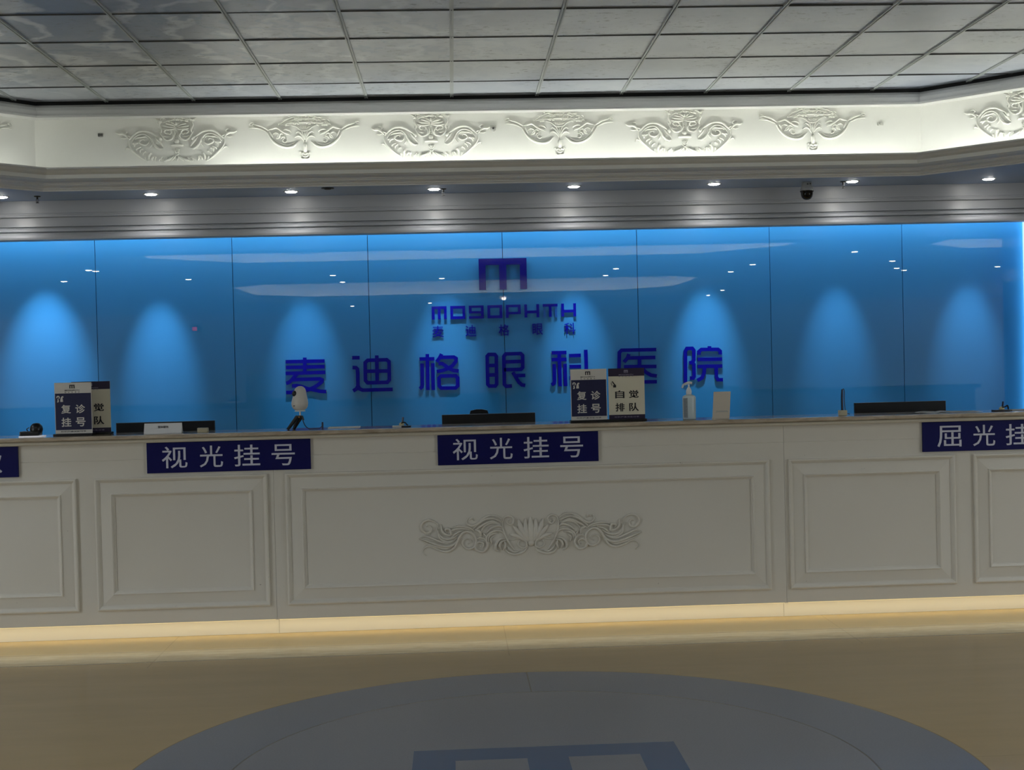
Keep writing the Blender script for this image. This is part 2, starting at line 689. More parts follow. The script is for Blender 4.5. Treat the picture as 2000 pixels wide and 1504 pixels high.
# ------------------------------------------------------------------ coffered ceiling
def octagon(R, o, z):
    x0, x1, y0, y1, c = R
    x0 -= o; x1 += o; y0 -= o; y1 += o
    c += 0.5858 * o
    return [(x0 + c, y1, z), (x1 - c, y1, z), (x1, y1 - c, z), (x1, y0 + c, z), (x1 - c, y0, z), (x0 + c, y0, z), (x0, y0 + c, z), (x0, y1 - c, z)]


def sweep(bm, R, prof):
    rows = [[bm.verts.new(p) for p in octagon(R, o, z)] for o, z in prof]
    for A, B in zip(rows[:-1], rows[1:]):
        for i in range(8):
            j = (i + 1) % 8
            bm.faces.new((A[i], A[j], B[j], B[i]))
    return rows


ZS = 2.68
LIPC = [(0.055, 2.77), (0.04, 2.803), (0.0, 2.803), (0.0, 2.792), (0.012, 2.788), (0.03, 2.772), (0.075, 2.752), (0.13, 2.737), (0.19, 2.731), (0.215, 2.730), (0.215, 2.722), (0.228, 2.720), (0.228, 2.714), (0.245, 2.709), (0.262, 2.700), (0.262, 2.694), (0.28, 2.692), (0.28, 2.68)]
TROUGH = [(0.055, 2.77), (0.055, 2.735), (0.66, 2.735)]
FRIEZE = [(0.66, 2.735), (0.66, 3.30)]
CORN = [(0.66, 3.245), (0.53, 3.245), (0.50, 3.232), (0.50, 3.246), (0.508, 3.25), (0.515, 3.262), (0.52, 3.285), (0.535, 3.305), (0.54, 3.312), (0.565, 3.32), (0.58, 3.333), (0.60, 3.333)]
GAP = [(0.585, 3.333), (0.585, 3.362), (0.62, 3.362)]

COFFERS = [(-3.65, 4.20, 3.45, 8.92, 0.97), (-3.65, 4.20, -4.95, 0.57, 0.97), (5.85, 13.4, 3.45, 8.92, 0.97), (-13.0, -5.35, 3.45, 8.92, 0.97)]
CELLS = [(-4.50, 5.02, 1.95, 9.67), (-4.50, 5.02, -9, 1.95), (5.02, 14.5, 1.95, 9.67), (-14, -4.50, 1.95, 9.67)]

bm = BM()
for R, (cx0, cx1, cy0, cy1) in zip(COFFERS, CELLS):
    oc = [bm.verts.new(p) for p in octagon(R, 0.28, ZS)]
    r = [bm.verts.new(p) for p in ((cx0, cy1, ZS), (cx1, cy1, ZS), (cx1, cy0, ZS), (cx0, cy0, ZS))]
    bm.faces.new((r[0], r[1], oc[1], oc[0]))
    bm.faces.new((r[1], oc[2], oc[1]))
    bm.faces.new((r[1], r[2], oc[3], oc[2]))
    bm.faces.new((r[2], oc[4], oc[3]))
    bm.faces.new((r[2], r[3], oc[5], oc[4]))
    bm.faces.new((r[3], oc[6], oc[5]))
    bm.faces.new((r[3], r[0], oc[7], oc[6]))
    bm.faces.new((r[0], oc[0], oc[7]))
for a in ((-14, -4.50, -9, 1.95), (5.02, 14.5, -9, 1.95), (-14, 14.5, 9.67, 10.4)):
    bm.faces.new([bm.verts.new(p) for p in ((a[0], a[2], ZS), (a[1], a[2], ZS), (a[1], a[3], ZS), (a[0], a[3], ZS))])
bmesh.ops.recalc_face_normals(bm, faces=bm.faces[:])
struct(obj('ceiling', bm, M_soffit))

TX, TY, PX, PY = 0.042, 9.022, 0.615, 0.6055
rnd = random.Random(3)
for ci, R in enumerate(COFFERS):
    bm = BM(); sweep(bm, R, LIPC); struct(obj('trim_2', bm, M_beam))
    bm = BM(); sweep(bm, R, TROUGH); sweep(bm, R, FRIEZE); struct(obj('trim_3', bm, M_white))
    bm = BM(); sweep(bm, R, CORN); struct(obj('trim_4', bm, M_beam))
    bm = BM(); sweep(bm, R, GAP); struct(obj('trim_5', bm, M_gap))
    # printed ceiling tiles
    bm = BM()
    x0, x1, y0, y1 = R[0] - 0.62, R[1] + 0.62, R[2] - 0.62, R[3] + 0.62
    if ci == 0:
        i0, i1 = math.floor((x0 - TX) / PX), math.ceil((x1 - TX) / PX)
        j0, j1 = math.floor((y0 - TY) / PY), math.ceil((y1 - TY) / PY)
        for i in range(i0, i1):
            for j in range(j0, j1):
                a0, a1 = max(x0, TX + i * PX + 0.004), min(x1, TX + (i + 1) * PX - 0.004)
                b0, b1 = max(y0, TY + j * PY + 0.004), min(y1, TY + (j + 1) * PY - 0.004)
                if a1 - a0 < 0.02 or b1 - b0 < 0.02:
                    continue
                tz = [rnd.uniform(-0.0016, 0.0016) for _ in range(3)]
                bm.faces.new([bm.verts.new(p) for p in ((a0, b0, 3.36 + tz[0]), (a1, b0, 3.36 + tz[1]), (a1, b1, 3.36 + tz[2]), (a0, b1, 3.36 + tz[0] + tz[2] - tz[1]))])
        g = BM()
        for i in range(i0 + 1, i1):
            x = TX + i * PX
            box(g, x - 0.012, x - 0.003, y0, y1, 3.350, 3.362)
            box(g, x + 0.003, x + 0.012, y0, y1, 3.350, 3.362)
            box(g, x - 0.003, x + 0.003, y0, y1, 3.356, 3.362)
        struct(obj('trim_6', g, M_grid))
        g = BM()
        for j in range(j0 + 1, j1):
            y = TY + j * PY
            box(g, x0, x1, y - 0.0045, y + 0.0045, 3.3545, 3.3615)
        struct(obj('trim_6', g, mat('row_joint_shade', (70, 72, 74), 0.5)))  # dark bars stand in for the shade along the tile rows
        g = BM(); box(g, x0, x1, y0, y1, 3.366, 3.39); struct(obj('ceiling', g, M_gap))
    else:
        bm.faces.new([bm.verts.new(p) for p in ((x0, y0, 3.36), (x1, y0, 3.36), (x1, y1, 3.36), (x0, y1, 3.36))])
    bmesh.ops.recalc_face_normals(bm, faces=bm.faces[:])
    for f in bm.faces:
        if f.normal.z > 0:
            f.normal_flip()
    struct(obj('ceiling', bm, M_mural))
    # the light strips lying in the trough
    P = octagon(R, 0.50, 2.75)
    for i in range(8):
        a, b = Vector(P[i]), Vector(P[(i + 1) % 8])
        if ci == 0 and i == 0:
            a = Vector((-1.75, a.y, a.z))
        k = COVE_W
        if ci == 0 and i == 7:
            k *= 0.5
        d = (b - a)
        n = Vector((d.y, -d.x, 0)).normalized()      # towards the centre of the coffer
        L = area_light('cove_strip_light', (a + b) / 2, None, d.length - 0.1, 0.02, k * d.length, COVE)
        aim(L, -n * 0.1 + Vector((0, 0, 1)), d)
# the dim stretch at the left end of the far side
L = area_light('cove_strip_light', (-2.3, 9.40, 2.75), None, 0.9, 0.02, COVE_W * 0.16, COVE)
aim(L, (0, 0.2, 1), (1, 0, 0))

# the beam in front of the wall niche
bm = BM()
profile_x(bm, [(9.67, 2.679), (9.67, 2.590), (9.662, 2.586), (9.662, 2.577), (9.655, 2.573), (9.655, 2.561), (9.672, 2.556), (9.668, 2.54), (9.655, 2.490), (9.667, 2.486), (9.64, 2.478), (9.618, 2.466), (9.612, 2.455), (9.612, 2.449), (9.628, 2.445), (9.605, 2.437), (9.578, 2.420), (9.566, 2.402), (9.566, 2.388), (9.58, 2.384), (9.66, 2.384), (9.69, 2.40), (9.72, 2.679)], -13.9, 14.4)
struct(obj('trim_7', bm, M_beamface))

# ------------------------------------------------------------------ recessed lamps
def make_lamp():
    t = thing('ceiling_downlight', 'x', 'ceiling light')
    bm = BM(); lathe(bm, [(0.040, 0.004), (0.041, -0.004), (0.050, -0.004), (0.054, -0.001), (0.054, 0.0), (0.040, 0.004)], 28)
    obj('trim_ring', bm, M_ring, t, True)
    bm = BM(); lathe(bm, [(0, -0.011), (0.018, -0.0107), (0.032, -0.009), (0.040, -0.004), (0.040, 0.0)], 28)
    obj('lens', bm, M_lamp, t, True)
    return t


def spot(x, y, z, power, angle=120, blend=0.8, target=None, color=COOL):
    ld = bpy.data.lights.new('downlight_beam', 'SPOT')
    ld.energy = power
    ld.color = color
    ld.spot_size = math.radians(angle)
    ld.spot_blend = blend
    ld.shadow_soft_size = 0.03
    o = bpy.data.objects.new('downlight_beam', ld)
    COL.objects.link(o)
    o.location = (x, y, z)
    if target is not None:
        aim(o, Vector(target) - Vector((x, y, z)), (1, 0, 0))
    return o


lamp0 = make_lamp()
FRONT = [-4.16, -3.147, -2.104, -1.117, -0.101, 0.901, 1.918, 2.928, 3.936]
ORD = ['a', 'leftmost', 'second', 'third', 'fourth', 'fifth', 'sixth', 'seventh', 'eighth']
NEARBY = ['', 'cut by the left picture edge', 'right of the left sprinkler', 'just left of the dark round ceiling sensor', 'beside the middle sprinkler', 'above the blue emblem, to its right', 'left of the dome camera', 'right of the dome camera and sprinkler', 'at the right end of the row']
first = True
for i, x in enumerate(FRONT):
    lab = ('lit round recessed ceiling lamp %s' % NEARBY[i]) if i else 'recessed ceiling lamp beyond the left picture edge'
    if first:
        lamp0.location = (x, 9.41, ZS); lamp0['label'] = lab; lamp0['group'] = 'recessed lamps in front of the beam'; first = False
    else:
        dup(lamp0, lab, 'recessed lamps in front of the beam', (x, 9.41, ZS))
    spot(x, 9.41, ZS - 0.02, SPOT_W, 125, 0.6, None, (0.94, 0.94, 1.0))
POOL = [-4.2, -3.13, -2.26, -1.14, -0.05, 0.97, 2.01, 3.06, 4.12]
for i, x in enumerate(POOL):
    dup(lamp0, 'recessed wall-washing lamp hidden behind the beam', 'wall-washing lamps behind the beam', (x, 9.80, ZS))
    w = POOL_W * [1, 1.5, 1.1, 0.8, 0.85, 0.9, 1.1, 0.75, 0.8][i]
    spot(x, 9.80, ZS - 0.02, w, 40 if i == 1 else 31, 1.0, (x, 10.3, 1.42), (0.9, 0.96, 1.0))
for (x, y) in BACKLAMPS:
    dup(lamp0, 'lit recessed lamp mirrored as a dash in the blue glass', 'recessed lamps of the hall ceiling', (x, y, ZS))
    spot(x, y, ZS - 0.02, HALL_W, 150, 0.5)


# ------------------------------------------------------------------ plaster ornaments
def mirror(strokes, cx):
    return [([(2 * cx - x, y) for x, y in p], *r) for p, *r in strokes]


def relief_obj(name, parent, strokes, cx, cz, s, hk=2.0, m=None, blobs=()):
    """strokes [(points, radius)], drawing units, y downwards; s units per metre"""
    bm = BM()
    for i, (p, r, *tp) in enumerate(strokes):
        t = tp[0] if tp else (0.35, 0.35)
        relief(bm, [((x - cx) / s, (cz - y) / s) for x, y in p], r / s, r / s * hk, t, 0.0 + 0.0004 * (i % 5), 4)
    for (x, y, r) in blobs:
        c = Vector(((x - cx) / s, 0, (cz - y) / s))
        rr = r / s
        rings = []
        for a in (0, 30, 60):
            q = math.radians(a)
            rings.append([bm.verts.new(c + Vector((rr * math.cos(q) * math.cos(t), -rr * 0.8 * math.sin(q), rr * math.cos(q) * math.sin(t)))) for t in [k * math.pi / 4 for k in range(8)]])
        top = bm.verts.new(c + Vector((0, -rr * 0.8, 0)))
        for A, B in zip(rings[:-1], rings[1:]):
            for i in range(8):
                bm.faces.new((A[i], A[(i + 1) % 8], B[(i + 1) % 8], B[i]))
        for i in range(8):
            bm.faces.new((rings[-1][i], rings[-1][(i + 1) % 8], top))
    bmesh.ops.recalc_face_normals(bm, faces=bm.faces[:])
    return obj(name, bm, m or M_relief, parent, True)


def make_shell_ornament():
    t = thing('shell_ornament', 'x', 'wall ornament')
    cx, cz, S = 948, 450, 2051.0
    sc = [([(255, 455), (300, 415), (380, 352), (470, 335), (560, 352), (640, 400), (700, 445)], 17), ([(290, 495), (340, 425), (420, 385), (500, 388), (565, 440), (585, 505)], 13),
          ([(340, 450), (385, 428), (440, 425), (500, 418), (530, 440)], 14), ([(545, 440), (545, 500), (500, 535), (450, 530), (410, 500), (425, 462), (470, 455), (480, 480)], 13),
          ([(585, 430), (600, 500), (640, 560), (700, 600), (750, 590)], 15), ([(640, 430), (680, 480), (715, 520), (745, 565)], 15), ([(680, 430), (712, 460), (705, 490)], 22), ([(600, 500), (580, 545), (550, 580)], 11), ([(650, 520), (640, 565), (655, 605)], 10)]
    tip = [([(60, 350), (110, 370), (165, 372), (205, 395), (245, 440)], 17), ([(155, 330), (195, 322), (225, 345), (185, 372)], 11), ([(130, 432), (180, 438), (235, 425)], 9), ([(210, 400), (265, 410), (285, 440)], 10)]
    ga = [([(250, 450), (248, 520), (280, 590), (330, 645), (390, 700), (450, 745), (520, 785)], 14), ([(195, 610), (215, 580), (255, 588), (300, 635), (350, 665)], 10)]
    for (x, y, dx, dy, r) in ((330, 560, 45, -55, 13), (360, 620, 55, -45, 13), (410, 655, 30, -60, 12), (450, 690, 35, -50, 10), (500, 770, -10, -50, 12), (540, 765, 25, -95, 18), (585, 770, 25, -55, 13), (640, 780, -5, -60, 12), (690, 785, 25, -40, 11), (720, 785, 15, -60, 12), (780, 785, 15, -50, 9), (300, 520, 55, -10, 12)):
        ga.append(([(x, y), (x + dx * 0.35 - 8, y + dy * 0.6), (x + dx, y + dy), (x + dx + 12, y + dy + 14)], r))
    ga.append(([(900, 710), (860, 745), (800, 770), (760, 785)], 17))
    relief_obj('acanthus_scroll', t, sc, cx, cz, S)
    relief_obj('acanthus_scroll', t, mirror(sc, cx), cx, cz, S)
    relief_obj('ribbon_tip', t, tip, cx, cz, S)
    relief_obj('ribbon_tip', t, mirror(tip, cx), cx, cz, S)
    relief_obj('leaf_garland', t, ga, cx, cz, S)
    relief_obj('leaf_garland', t, mirror(ga, cx), cx, cz, S)
    h = [([(945, 300), (830, 318), (745, 300)], 15), ([(940, 285), (840, 280), (760, 262)], 15), ([(940, 270), (860, 245), (800, 232)], 15), ([(945, 260), (905, 225), (870, 212)], 14), ([(948, 255), (948, 205)], 15),
         ([(700, 330), (730, 400), (780, 460), (830, 480)], 12), ([(840, 375), (800, 375), (770, 345), (800, 318), (850, 325), (875, 355), (850, 385), (820, 360)], 11), ([(870, 360), (905, 400), (890, 450), (850, 470), (800, 475)], 14), ([(740, 400), (790, 420), (850, 425)], 9), ([(915, 330), (925, 400), (915, 460)], 9),
         ([(720, 200), (700, 260), (730, 320), (715, 380)], 13), ([(760, 215), (850, 180), (948, 172)], 9)]
    sh = h + mirror(h, cx)
    relief_obj('shell_mask', t, sh, cx, cz, S, blobs=[(945, 325 + 26 * k, 10) for k in range(5)] + [(945, 495, 42)])
    r_ = random.Random(11)
    cr = []
    for k in range(46):
        x = r_.uniform(690, 1205); y = r_.uniform(112, 195) + (abs(x - cx) / 260) ** 2 * 12
        a = r_.uniform(-0.6, 0.6) + (0.25 if x > cx else -0.25)
        l = r_.uniform(18, 36)
        cr.append(([(x - l * math.cos(a), y - l * math.sin(a)), (x, y - 6), (x + l * math.cos(a), y + l * math.sin(a))], r_.uniform(9, 14)))
    cr += [([(640, 150), (720, 140), (800, 118), (948, 108), (1090, 118), (1170, 140), (1250, 152)], 7), ([(650, 150), (690, 175), (740, 195)], 9), ([(1246, 150), (1206, 175), (1156, 195)], 9)]
    relief_obj('flower_crown', t, cr, cx, cz, S, blobs=[(r_.uniform(740, 1150), r_.uniform(125, 185), r_.uniform(8, 14)) for k in range(16)])
    pe = [([(850, 552), (948, 545), (1046, 552)], 18, (0.8, 0.8)), ([(905, 600), (925, 650), (948, 660)], 10), ([(991, 600), (971, 650), (948, 660)], 10), ([(948, 590), (948, 650)], 10), ([(925, 592), (935, 650)], 8), ([(971, 592), (961, 650)], 8),
          ([(948, 680), (930, 720), (948, 770), (966, 720), (948, 680)], 12), ([(910, 660), (935, 690), (948, 700), (961, 690), (986, 660)], 10), ([(948, 690), (900, 740), (850, 785)], 12), ([(948, 690), (996, 740), (1046, 785)], 12)]
    relief_obj('pendant', t, pe, cx, cz, S)
    return t


def make_basket_ornament():
    t = thing('flower_basket_ornament', 'x', 'wall ornament')
    cx, cz, S = 1060, 520, 2424.0
    tail = [([(95, 300), (130, 270), (172, 280), (150, 308), (105, 312)], 10), ([(175, 298), (240, 316), (310, 336), (370, 370), (425, 410)], 18), ([(100, 362), (180, 362), (260, 372), (330, 402), (390, 432)], 12), ([(120, 345), (160, 340), (210, 350)], 8)]
    sc = [([(395, 430), (440, 515), (500, 595), (570, 655), (660, 698), (760, 715), (860, 692), (925, 635), (960, 605)], 20), ([(510, 560), (565, 612), (640, 652), (740, 680), (830, 660), (890, 612)], 12), ([(430, 400), (500, 385), (570, 365), (650, 420), (720, 465), (805, 492)], 17), ([(680, 410), (740, 398), (800, 420), (820, 450)], 15),
          ([(640, 440), (690, 445), (740, 470), (790, 470)], 13), ([(495, 480), (560, 450), (620, 490), (605, 540), (550, 560)], 15), ([(560, 560), (600, 500), (660, 468), (705, 515)], 14), ([(640, 570), (670, 530), (720, 530)], 12), ([(740, 540), (690, 555), (672, 595), (705, 625), (740, 605), (715, 590)], 10), ([(450, 430), (475, 480), (500, 540)], 14), ([(405, 450), (430, 490)], 12)]
    relief_obj('ribbon_tail', t, tail, cx, cz, S)
    relief_obj('ribbon_tail', t, mirror(tail, cx), cx, cz, S)
    relief_obj('acanthus_scroll', t, sc, cx, cz, S)
    relief_obj('acanthus_scroll', t, mirror(sc, cx), cx, cz, S)
    r_ = random.Random(5)
    fl = []
    bl = []
    for k in range(90):
        a = r_.uniform(0, math.pi); q = math.sqrt(r_.uniform(0.02, 1))
        x = cx + 470 * q * math.cos(a); y = 335 - 190 * q * math.sin(a)
        an = r_.uniform(0, 3.14); l = r_.uniform(20, 38)
        fl.append(([(x - l * math.cos(an), y - l * math.sin(an) * 0.6), (x + 5, y - 6), (x + l * math.cos(an), y + l * math.sin(an) * 0.6)], r_.uniform(7, 12)))
        if k % 3 == 0:
            bl.append((x, y, r_.uniform(10, 18)))
    fl += [([(600, 335), (720, 235), (900, 175), (1060, 160), (1220, 175), (1400, 235), (1520, 335)], 10), ([(590, 325), (800, 290), (1060, 280), (1320, 290), (1530, 325)], 10), ([(700, 330), (850, 235), (1060, 215), (1270, 235), (1420, 330)], 9)]
    relief_obj('flower_heap', t, fl, cx, cz, S, blobs=bl)
    ba = [([(830, 330), (900, 345), (955, 380), (985, 412), (1060, 425), (1135, 412), (1165, 380), (1220, 345), (1290, 330)], 12)]
    for k in range(5):
        ba.append(([(930 + 55 * k, 338), (1060 + (k - 2) * 18, 415)], 8)); ba.append(([(1190 - 55 * k, 338), (1060 - (k - 2) * 18, 415)], 8))
    relief_obj('basket', t, ba, cx, cz, S)
    pa = [([(1052, 645), (1035, 560), (1000, 485), (945, 440), (905, 462)], 14), ([(1045, 620), (1005, 545), (945, 512), (880, 542)], 14), ([(1056, 600), (1040, 520), (1010, 440), (985, 430)], 13), ([(1060, 600), (1060, 435)], 15)]
    relief_obj('palmette', t, pa + mirror(pa[:3], cx), cx, cz, S)
    pe = [([(1030, 670), (1060, 690), (1090, 670)], 14), ([(1025, 710), (1060, 725), (1095, 710)], 14), ([(1060, 650), (1060, 800)], 34, (0.7, 0.7)), ([(955, 810), (985, 795), (1000, 830), (1030, 815), (1060, 840), (1090, 815), (1120, 830), (1135, 795), (1165, 810)], 13), ([(975, 850), (990, 905), (1030, 925), (1060, 915), (1090, 925), (1130, 905), (1145, 850)], 14), ([(1010, 860), (1060, 880), (1110, 860)], 13)]
    relief_obj('pendant', t, pe, cx, cz, S)
    return t


FY = 9.579
# drawings are centred on z so that the tops and feet meet the frieze limits
orA = make_shell_ornament()
orB = make_basket_ornament()
A = [(-1.947, FY, 0, 'white plaster shell ornament right of the grey frieze bracket'), (-0.114, FY, 0, 'white plaster shell ornament whose right tip touches a tiny camera'), (1.743, FY, 0, 'white plaster shell ornament between the two rightmost flower basket ornaments')]
for i, (x, y, rz, lab) in enumerate(A):
    if i == 0:
        orA.location = (x, y, 3.097); orA['label'] = lab; orA['group'] = 'plaster shell ornaments on the frieze'
    else:
        dup(orA, lab, 'plaster shell ornaments on the frieze', (x, y, 3.097), rz)
dup(orA, 'white plaster shell ornament cut by the right picture edge', 'plaster shell ornaments on the frieze', (4.045, 9.037, 3.097), math.radians(-45))
B = [(-1.027, FY, 0, 'leftmost whole white plaster flower basket ornament on the frieze'), (0.822, FY, 0, 'white plaster flower basket ornament above and right of the blue wall emblem'), (2.692, FY, 0, 'rightmost white plaster flower basket ornament on the frieze, above the dome camera')]
for i, (x, y, rz, lab) in enumerate(B):
    if i == 0:
        orB.location = (x, y, 3.099); orB['label'] = lab; orB['group'] = 'plaster basket ornaments on the frieze'
    else:
        dup(orB, lab, 'plaster basket ornaments on the frieze', (x, y, 3.099), rz)
dup(orB, 'white plaster ribbon tip of an ornament at the left picture edge', 'plaster basket ornaments on the frieze', (-3.355, 9.177, 3.099), math.radians(45))
for k, x in enumerate((-1.95, -1.02, -0.11, 0.82, 1.74, 2.69)):
    dup(orA if k % 2 == 0 else orB, 'white plaster frieze ornament seen only mirrored in the blue glass', 'ornaments on the near frieze', (x, 2.791, 3.097 if k % 2 == 0 else 3.099), math.pi)

# ------------------------------------------------------------------ reception counter
OUT = [(0.0, 0.0), (0.0, 0.013), (0.003, 0.016), (0.009, 0.0165), (0.017, 0.011), (0.024, 0.004), (0.026, 0.004), (0.0262, 0.001)]
INN = [(0.0, 0.009), (0.001, 0.014), (0.004, 0.0155), (0.010, 0.012), (0.017, 0.005), (0.021, 0.004), (0.0212, 0.0005)]


def rect_loops(bm, x0, x1, z0, z1, loops, y):
    rows = []
    for ins, d in loops:
        rows.append([bm.verts.new(p) for p in ((x0 + ins, y - d, z0 + ins), (x1 - ins, y - d, z0 + ins), (x1 - ins, y - d, z1 - ins), (x0 + ins, y - d, z1 - ins))])
    for A, B_ in zip(rows[:-1], rows[1:]):
        for i in range(4):
            j = (i + 1) % 4
            bm.faces.new((A[i], A[j], B_[j], B_[i]))
    return rows


def panel(unit, x0, x1):
    z0, z1 = 0.164, 0.865
    bm = BM(); rect_loops(bm, x0, x1, z0, z1, OUT, 7.0); obj('outer_moulding', bm, M_lacq, unit)
    bm = BM()
    rows = rect_loops(bm, x0 + 0.0262, x1 - 0.0262, z0 + 0.0262, z1 - 0.0262, [(0.0, 0.001), (0.0565, 0.009)], 7.0)
    obj('bevelled_field', bm, M_lacq, unit)
    bm = BM(); rect_loops(bm, x0 + 0.0825, x1 - 0.0825, z0 + 0.0825, z1 - 0.0825, INN, 7.0); obj('inner_moulding', bm, M_lacq, unit)


def counter_unit(xa, xb, panels, label):
    t = thing('reception_counter', label, 'counter', (0, 0, 0), group='units of the reception counter')
    bm = BM()
    # front skin with a fine groove under the top rail, body depth behind it
    profile_x(bm, [(7.0, 0.088), (7.0, 0.9555), (7.0018, 0.9565), (7.0018, 0.9580), (7.0, 0.959), (7.0, 1.046), (7.26, 1.046), (7.26, 0.0), (7.08, 0.0), (7.08, 0.088)], xa + 0.0006, xb - 0.0006)
    obj('carcass', bm, M_lacq, t)
    for p in panels:
        panel(t, *p)
    bm = BM(); box(bm, xa + 0.0006, xb - 0.0006, 7.071, 7.0795, 0.0005, 0.087); obj('kick_plate', bm, mat('kick_plate_white', (226, 220, 206), 0.3), t)
    bm = BM(); box(bm, xa + 0.01, xb - 0.01, 7.012, 7.024, 0.0845, 0.0878); obj('light_strip', bm, mat('warm_strip', (255, 226, 160), 0.5, emit=1.2), t)
    return t


counter_unit(-5.0, -0.965, [(-4.59, -1.996), (-1.902, -0.996)], 'left section of the white panelled counter, below the paper nameplate')
cm = counter_unit(-0.965, 1.775, [(-0.903, 1.691)], 'middle section of the white counter with the carved scroll ornament')
counter_unit(1.775, 5.4, [(1.795, 2.709), (2.811, 4.9)], 'right section of the white panelled counter, below the tall dark pen')

# carved ornament on the middle panel
def make_carving(parent):
    cx, cz, S = 985, 310, 1407.0
    st = lambda pts: [(x, y + (x - 985) * 0.0285) for x, y in pts]
    vol = [([(275, 255), (280, 225), (250, 200), (205, 190), (168, 212), (160, 250), (188, 283), (225, 280), (235, 252), (215, 230), (197, 240)], 9), ([(190, 293), (225, 300)], 6)]
    big = [([(190, 458), (165, 435), (175, 402), (215, 387), (262, 407), (325, 430), (372, 425), (410, 392), (440, 335), (475, 292), (520, 288), (560, 320), (570, 370), (545, 408), (500, 414), (466, 380), (478, 346), (510, 340), (530, 362), (508, 380)], 9),
           ([(270, 250), (290, 300), (335, 335), (395, 330), (440, 300)], 9), ([(310, 225), (315, 275), (350, 305), (400, 305)], 9), ([(345, 290), (340, 265), (370, 262), (380, 300), (360, 320)], 9),
           ([(140, 325), (210, 352), (300, 385), (360, 392), (410, 372), (440, 330)], 10), ([(160, 345), (220, 375), (300, 402), (350, 408), (400, 390)], 8), ([(150, 320), (190, 310), (240, 330), (320, 362), (380, 360), (430, 330)], 9), ([(285, 260), (290, 320), (340, 355), (400, 350)], 9),
           ([(360, 300), (400, 268), (470, 262), (540, 278)], 9), ([(385, 255), (450, 243), (520, 258), (560, 285)], 9), ([(380, 330), (430, 290), (480, 275)], 8)]
    up = [([(510, 185), (500, 215), (530, 240), (575, 232), (620, 195), (670, 170), (730, 175), (772, 208)], 9), ([(520, 200), (545, 185), (560, 205)], 6), ([(540, 275), (585, 232), (640, 198), (700, 192), (765, 222)], 9), ([(560, 285), (620, 240), (690, 212), (755, 235)], 9), ([(600, 300), (640, 245), (700, 225), (760, 245)], 8), ([(610, 330), (600, 290), (560, 270)], 9), ([(620, 300), (650, 330)], 7)]
    mid = [([(572, 330), (562, 350), (600, 335), (640, 350), (655, 395), (625, 438), (580, 432), (560, 398), (588, 366), (622, 378), (615, 408), (596, 402)], 9), ([(655, 385), (650, 330), (695, 290), (755, 288), (788, 320)], 9), ([(665, 380), (665, 330), (700, 305), (740, 305)], 8), ([(690, 385), (680, 345), (710, 320)], 7), ([(650, 300), (690, 262), (745, 248), (775, 270)], 9)]
    stem = [([(772, 212), (776, 280), (800, 345), (832, 400), (860, 442)], 7), ([(776, 228), (785, 192), (820, 176), (852, 195), (850, 230), (822, 242), (806, 218), (825, 206)], 8),
            ([(745, 445), (718, 425), (720, 385), (750, 352), (795, 348)], 10), ([(760, 430), (745, 400), (760, 370), (800, 360)], 9), ([(780, 360), (790, 400), (775, 435)], 8), ([(800, 352), (850, 358), (905, 348), (945, 370), (950, 408), (920, 420), (888, 400), (895, 370), (920, 375)], 8), ([(785, 425), (820, 456), (870, 466), (930, 446), (962, 405)], 9), ([(800, 405), (850, 448), (900, 440)], 8)]
    fan = [([(985, 385), (985, 300), (985, 190)], 24, (0.6, 0.3)), ([(975, 380), (950, 300), (945, 200)], 20, (0.5, 0.3)), ([(965, 375), (920, 290), (890, 205)], 20, (0.5, 0.3)), ([(960, 372), (900, 310), (850, 250)], 18, (0.5, 0.3)), ([(950, 368), (890, 335), (820, 315)], 16, (0.5, 0.3)), ([(960, 360), (900, 345), (830, 345)], 9)]
    for nm, s_ in (('corner_volute', vol), ('acanthus_spray', big), ('upper_leaf', up), ('scroll', mid), ('stem', stem)):
        s2 = [(p, r) for p, r in s_]
        relief_obj(nm, parent, s2, cx, cz, S, 2.2, M_lacq)
        relief_obj(nm, parent, mirror(s2, cx), cx, cz, S, 2.2, M_lacq)
    relief_obj('shell_fan', parent, fan + [(([(2 * cx - x, y) for x, y in f[0]]),) + tuple(f[1:]) for f in fan[1:]], cx, cz, S, 1.1, M_lacq, blobs=[(985, 385, 28)])


n0 = set(bpy.data.objects)
orn = bpy.data.objects.new('carved_ornament', None)
COL.objects.link(orn)
make_carving(cm)
for o in list(cm.children):
    if o not in n0:
        o.location = (0.396, 6.9995, 0.508)
bpy.data.objects.remove(orn)
# fit the drawing to its measured width
for o in cm.children:
    if o not in n0:
        o.scale = (0.995, 1, 1.0)

# stone ledge on top
t = thing('worktop', 'long beige stone ledge topping the whole reception counter', 'worktop', (0, 0, 0))
bm = BM()
profile_x(bm, [(6.975, 1.066), (6.962, 1.069), (6.958, 1.075), (6.958, 1.084), (6.962, 1.089), (6.968, 1.090), (7.285, 1.090), (7.285, 1.0475), (6.985, 1.0475), (6.982, 1.062)], -5.05, 5.45)
obj('stone_slab', bm, M_stone, t)
bm = BM()
profile_x(bm, [(6.974, 1.0655), (6.968, 1.061), (6.967, 1.052), (6.970, 1.0475), (6.984, 1.0475), (6.981, 1.062)], -5.05, 5.45)
obj('edge_moulding', bm, mat('edge_moulding_cream', (196, 188, 170), 0.35), t)

# staff desk behind the ledge
t = thing('staff_desk', 'low staff desk behind the counter, hidden by it, carrying the monitors', 'desk')
bm = BM(); box(bm, -4.9, 4.5, 7.29, 8.0, 0.72, 0.75); obj('desk_top', bm, mat('desk_laminate', (150, 140, 126), 0.4), t)
for x in (-4.85, -2.4, -0.6, 1.4, 3.2, 4.42):
    bm = BM(); box(bm, x - 0.015, x + 0.015, 7.32, 7.96, 0.0, 0.72); obj('leg', bm, M_lacq, t)

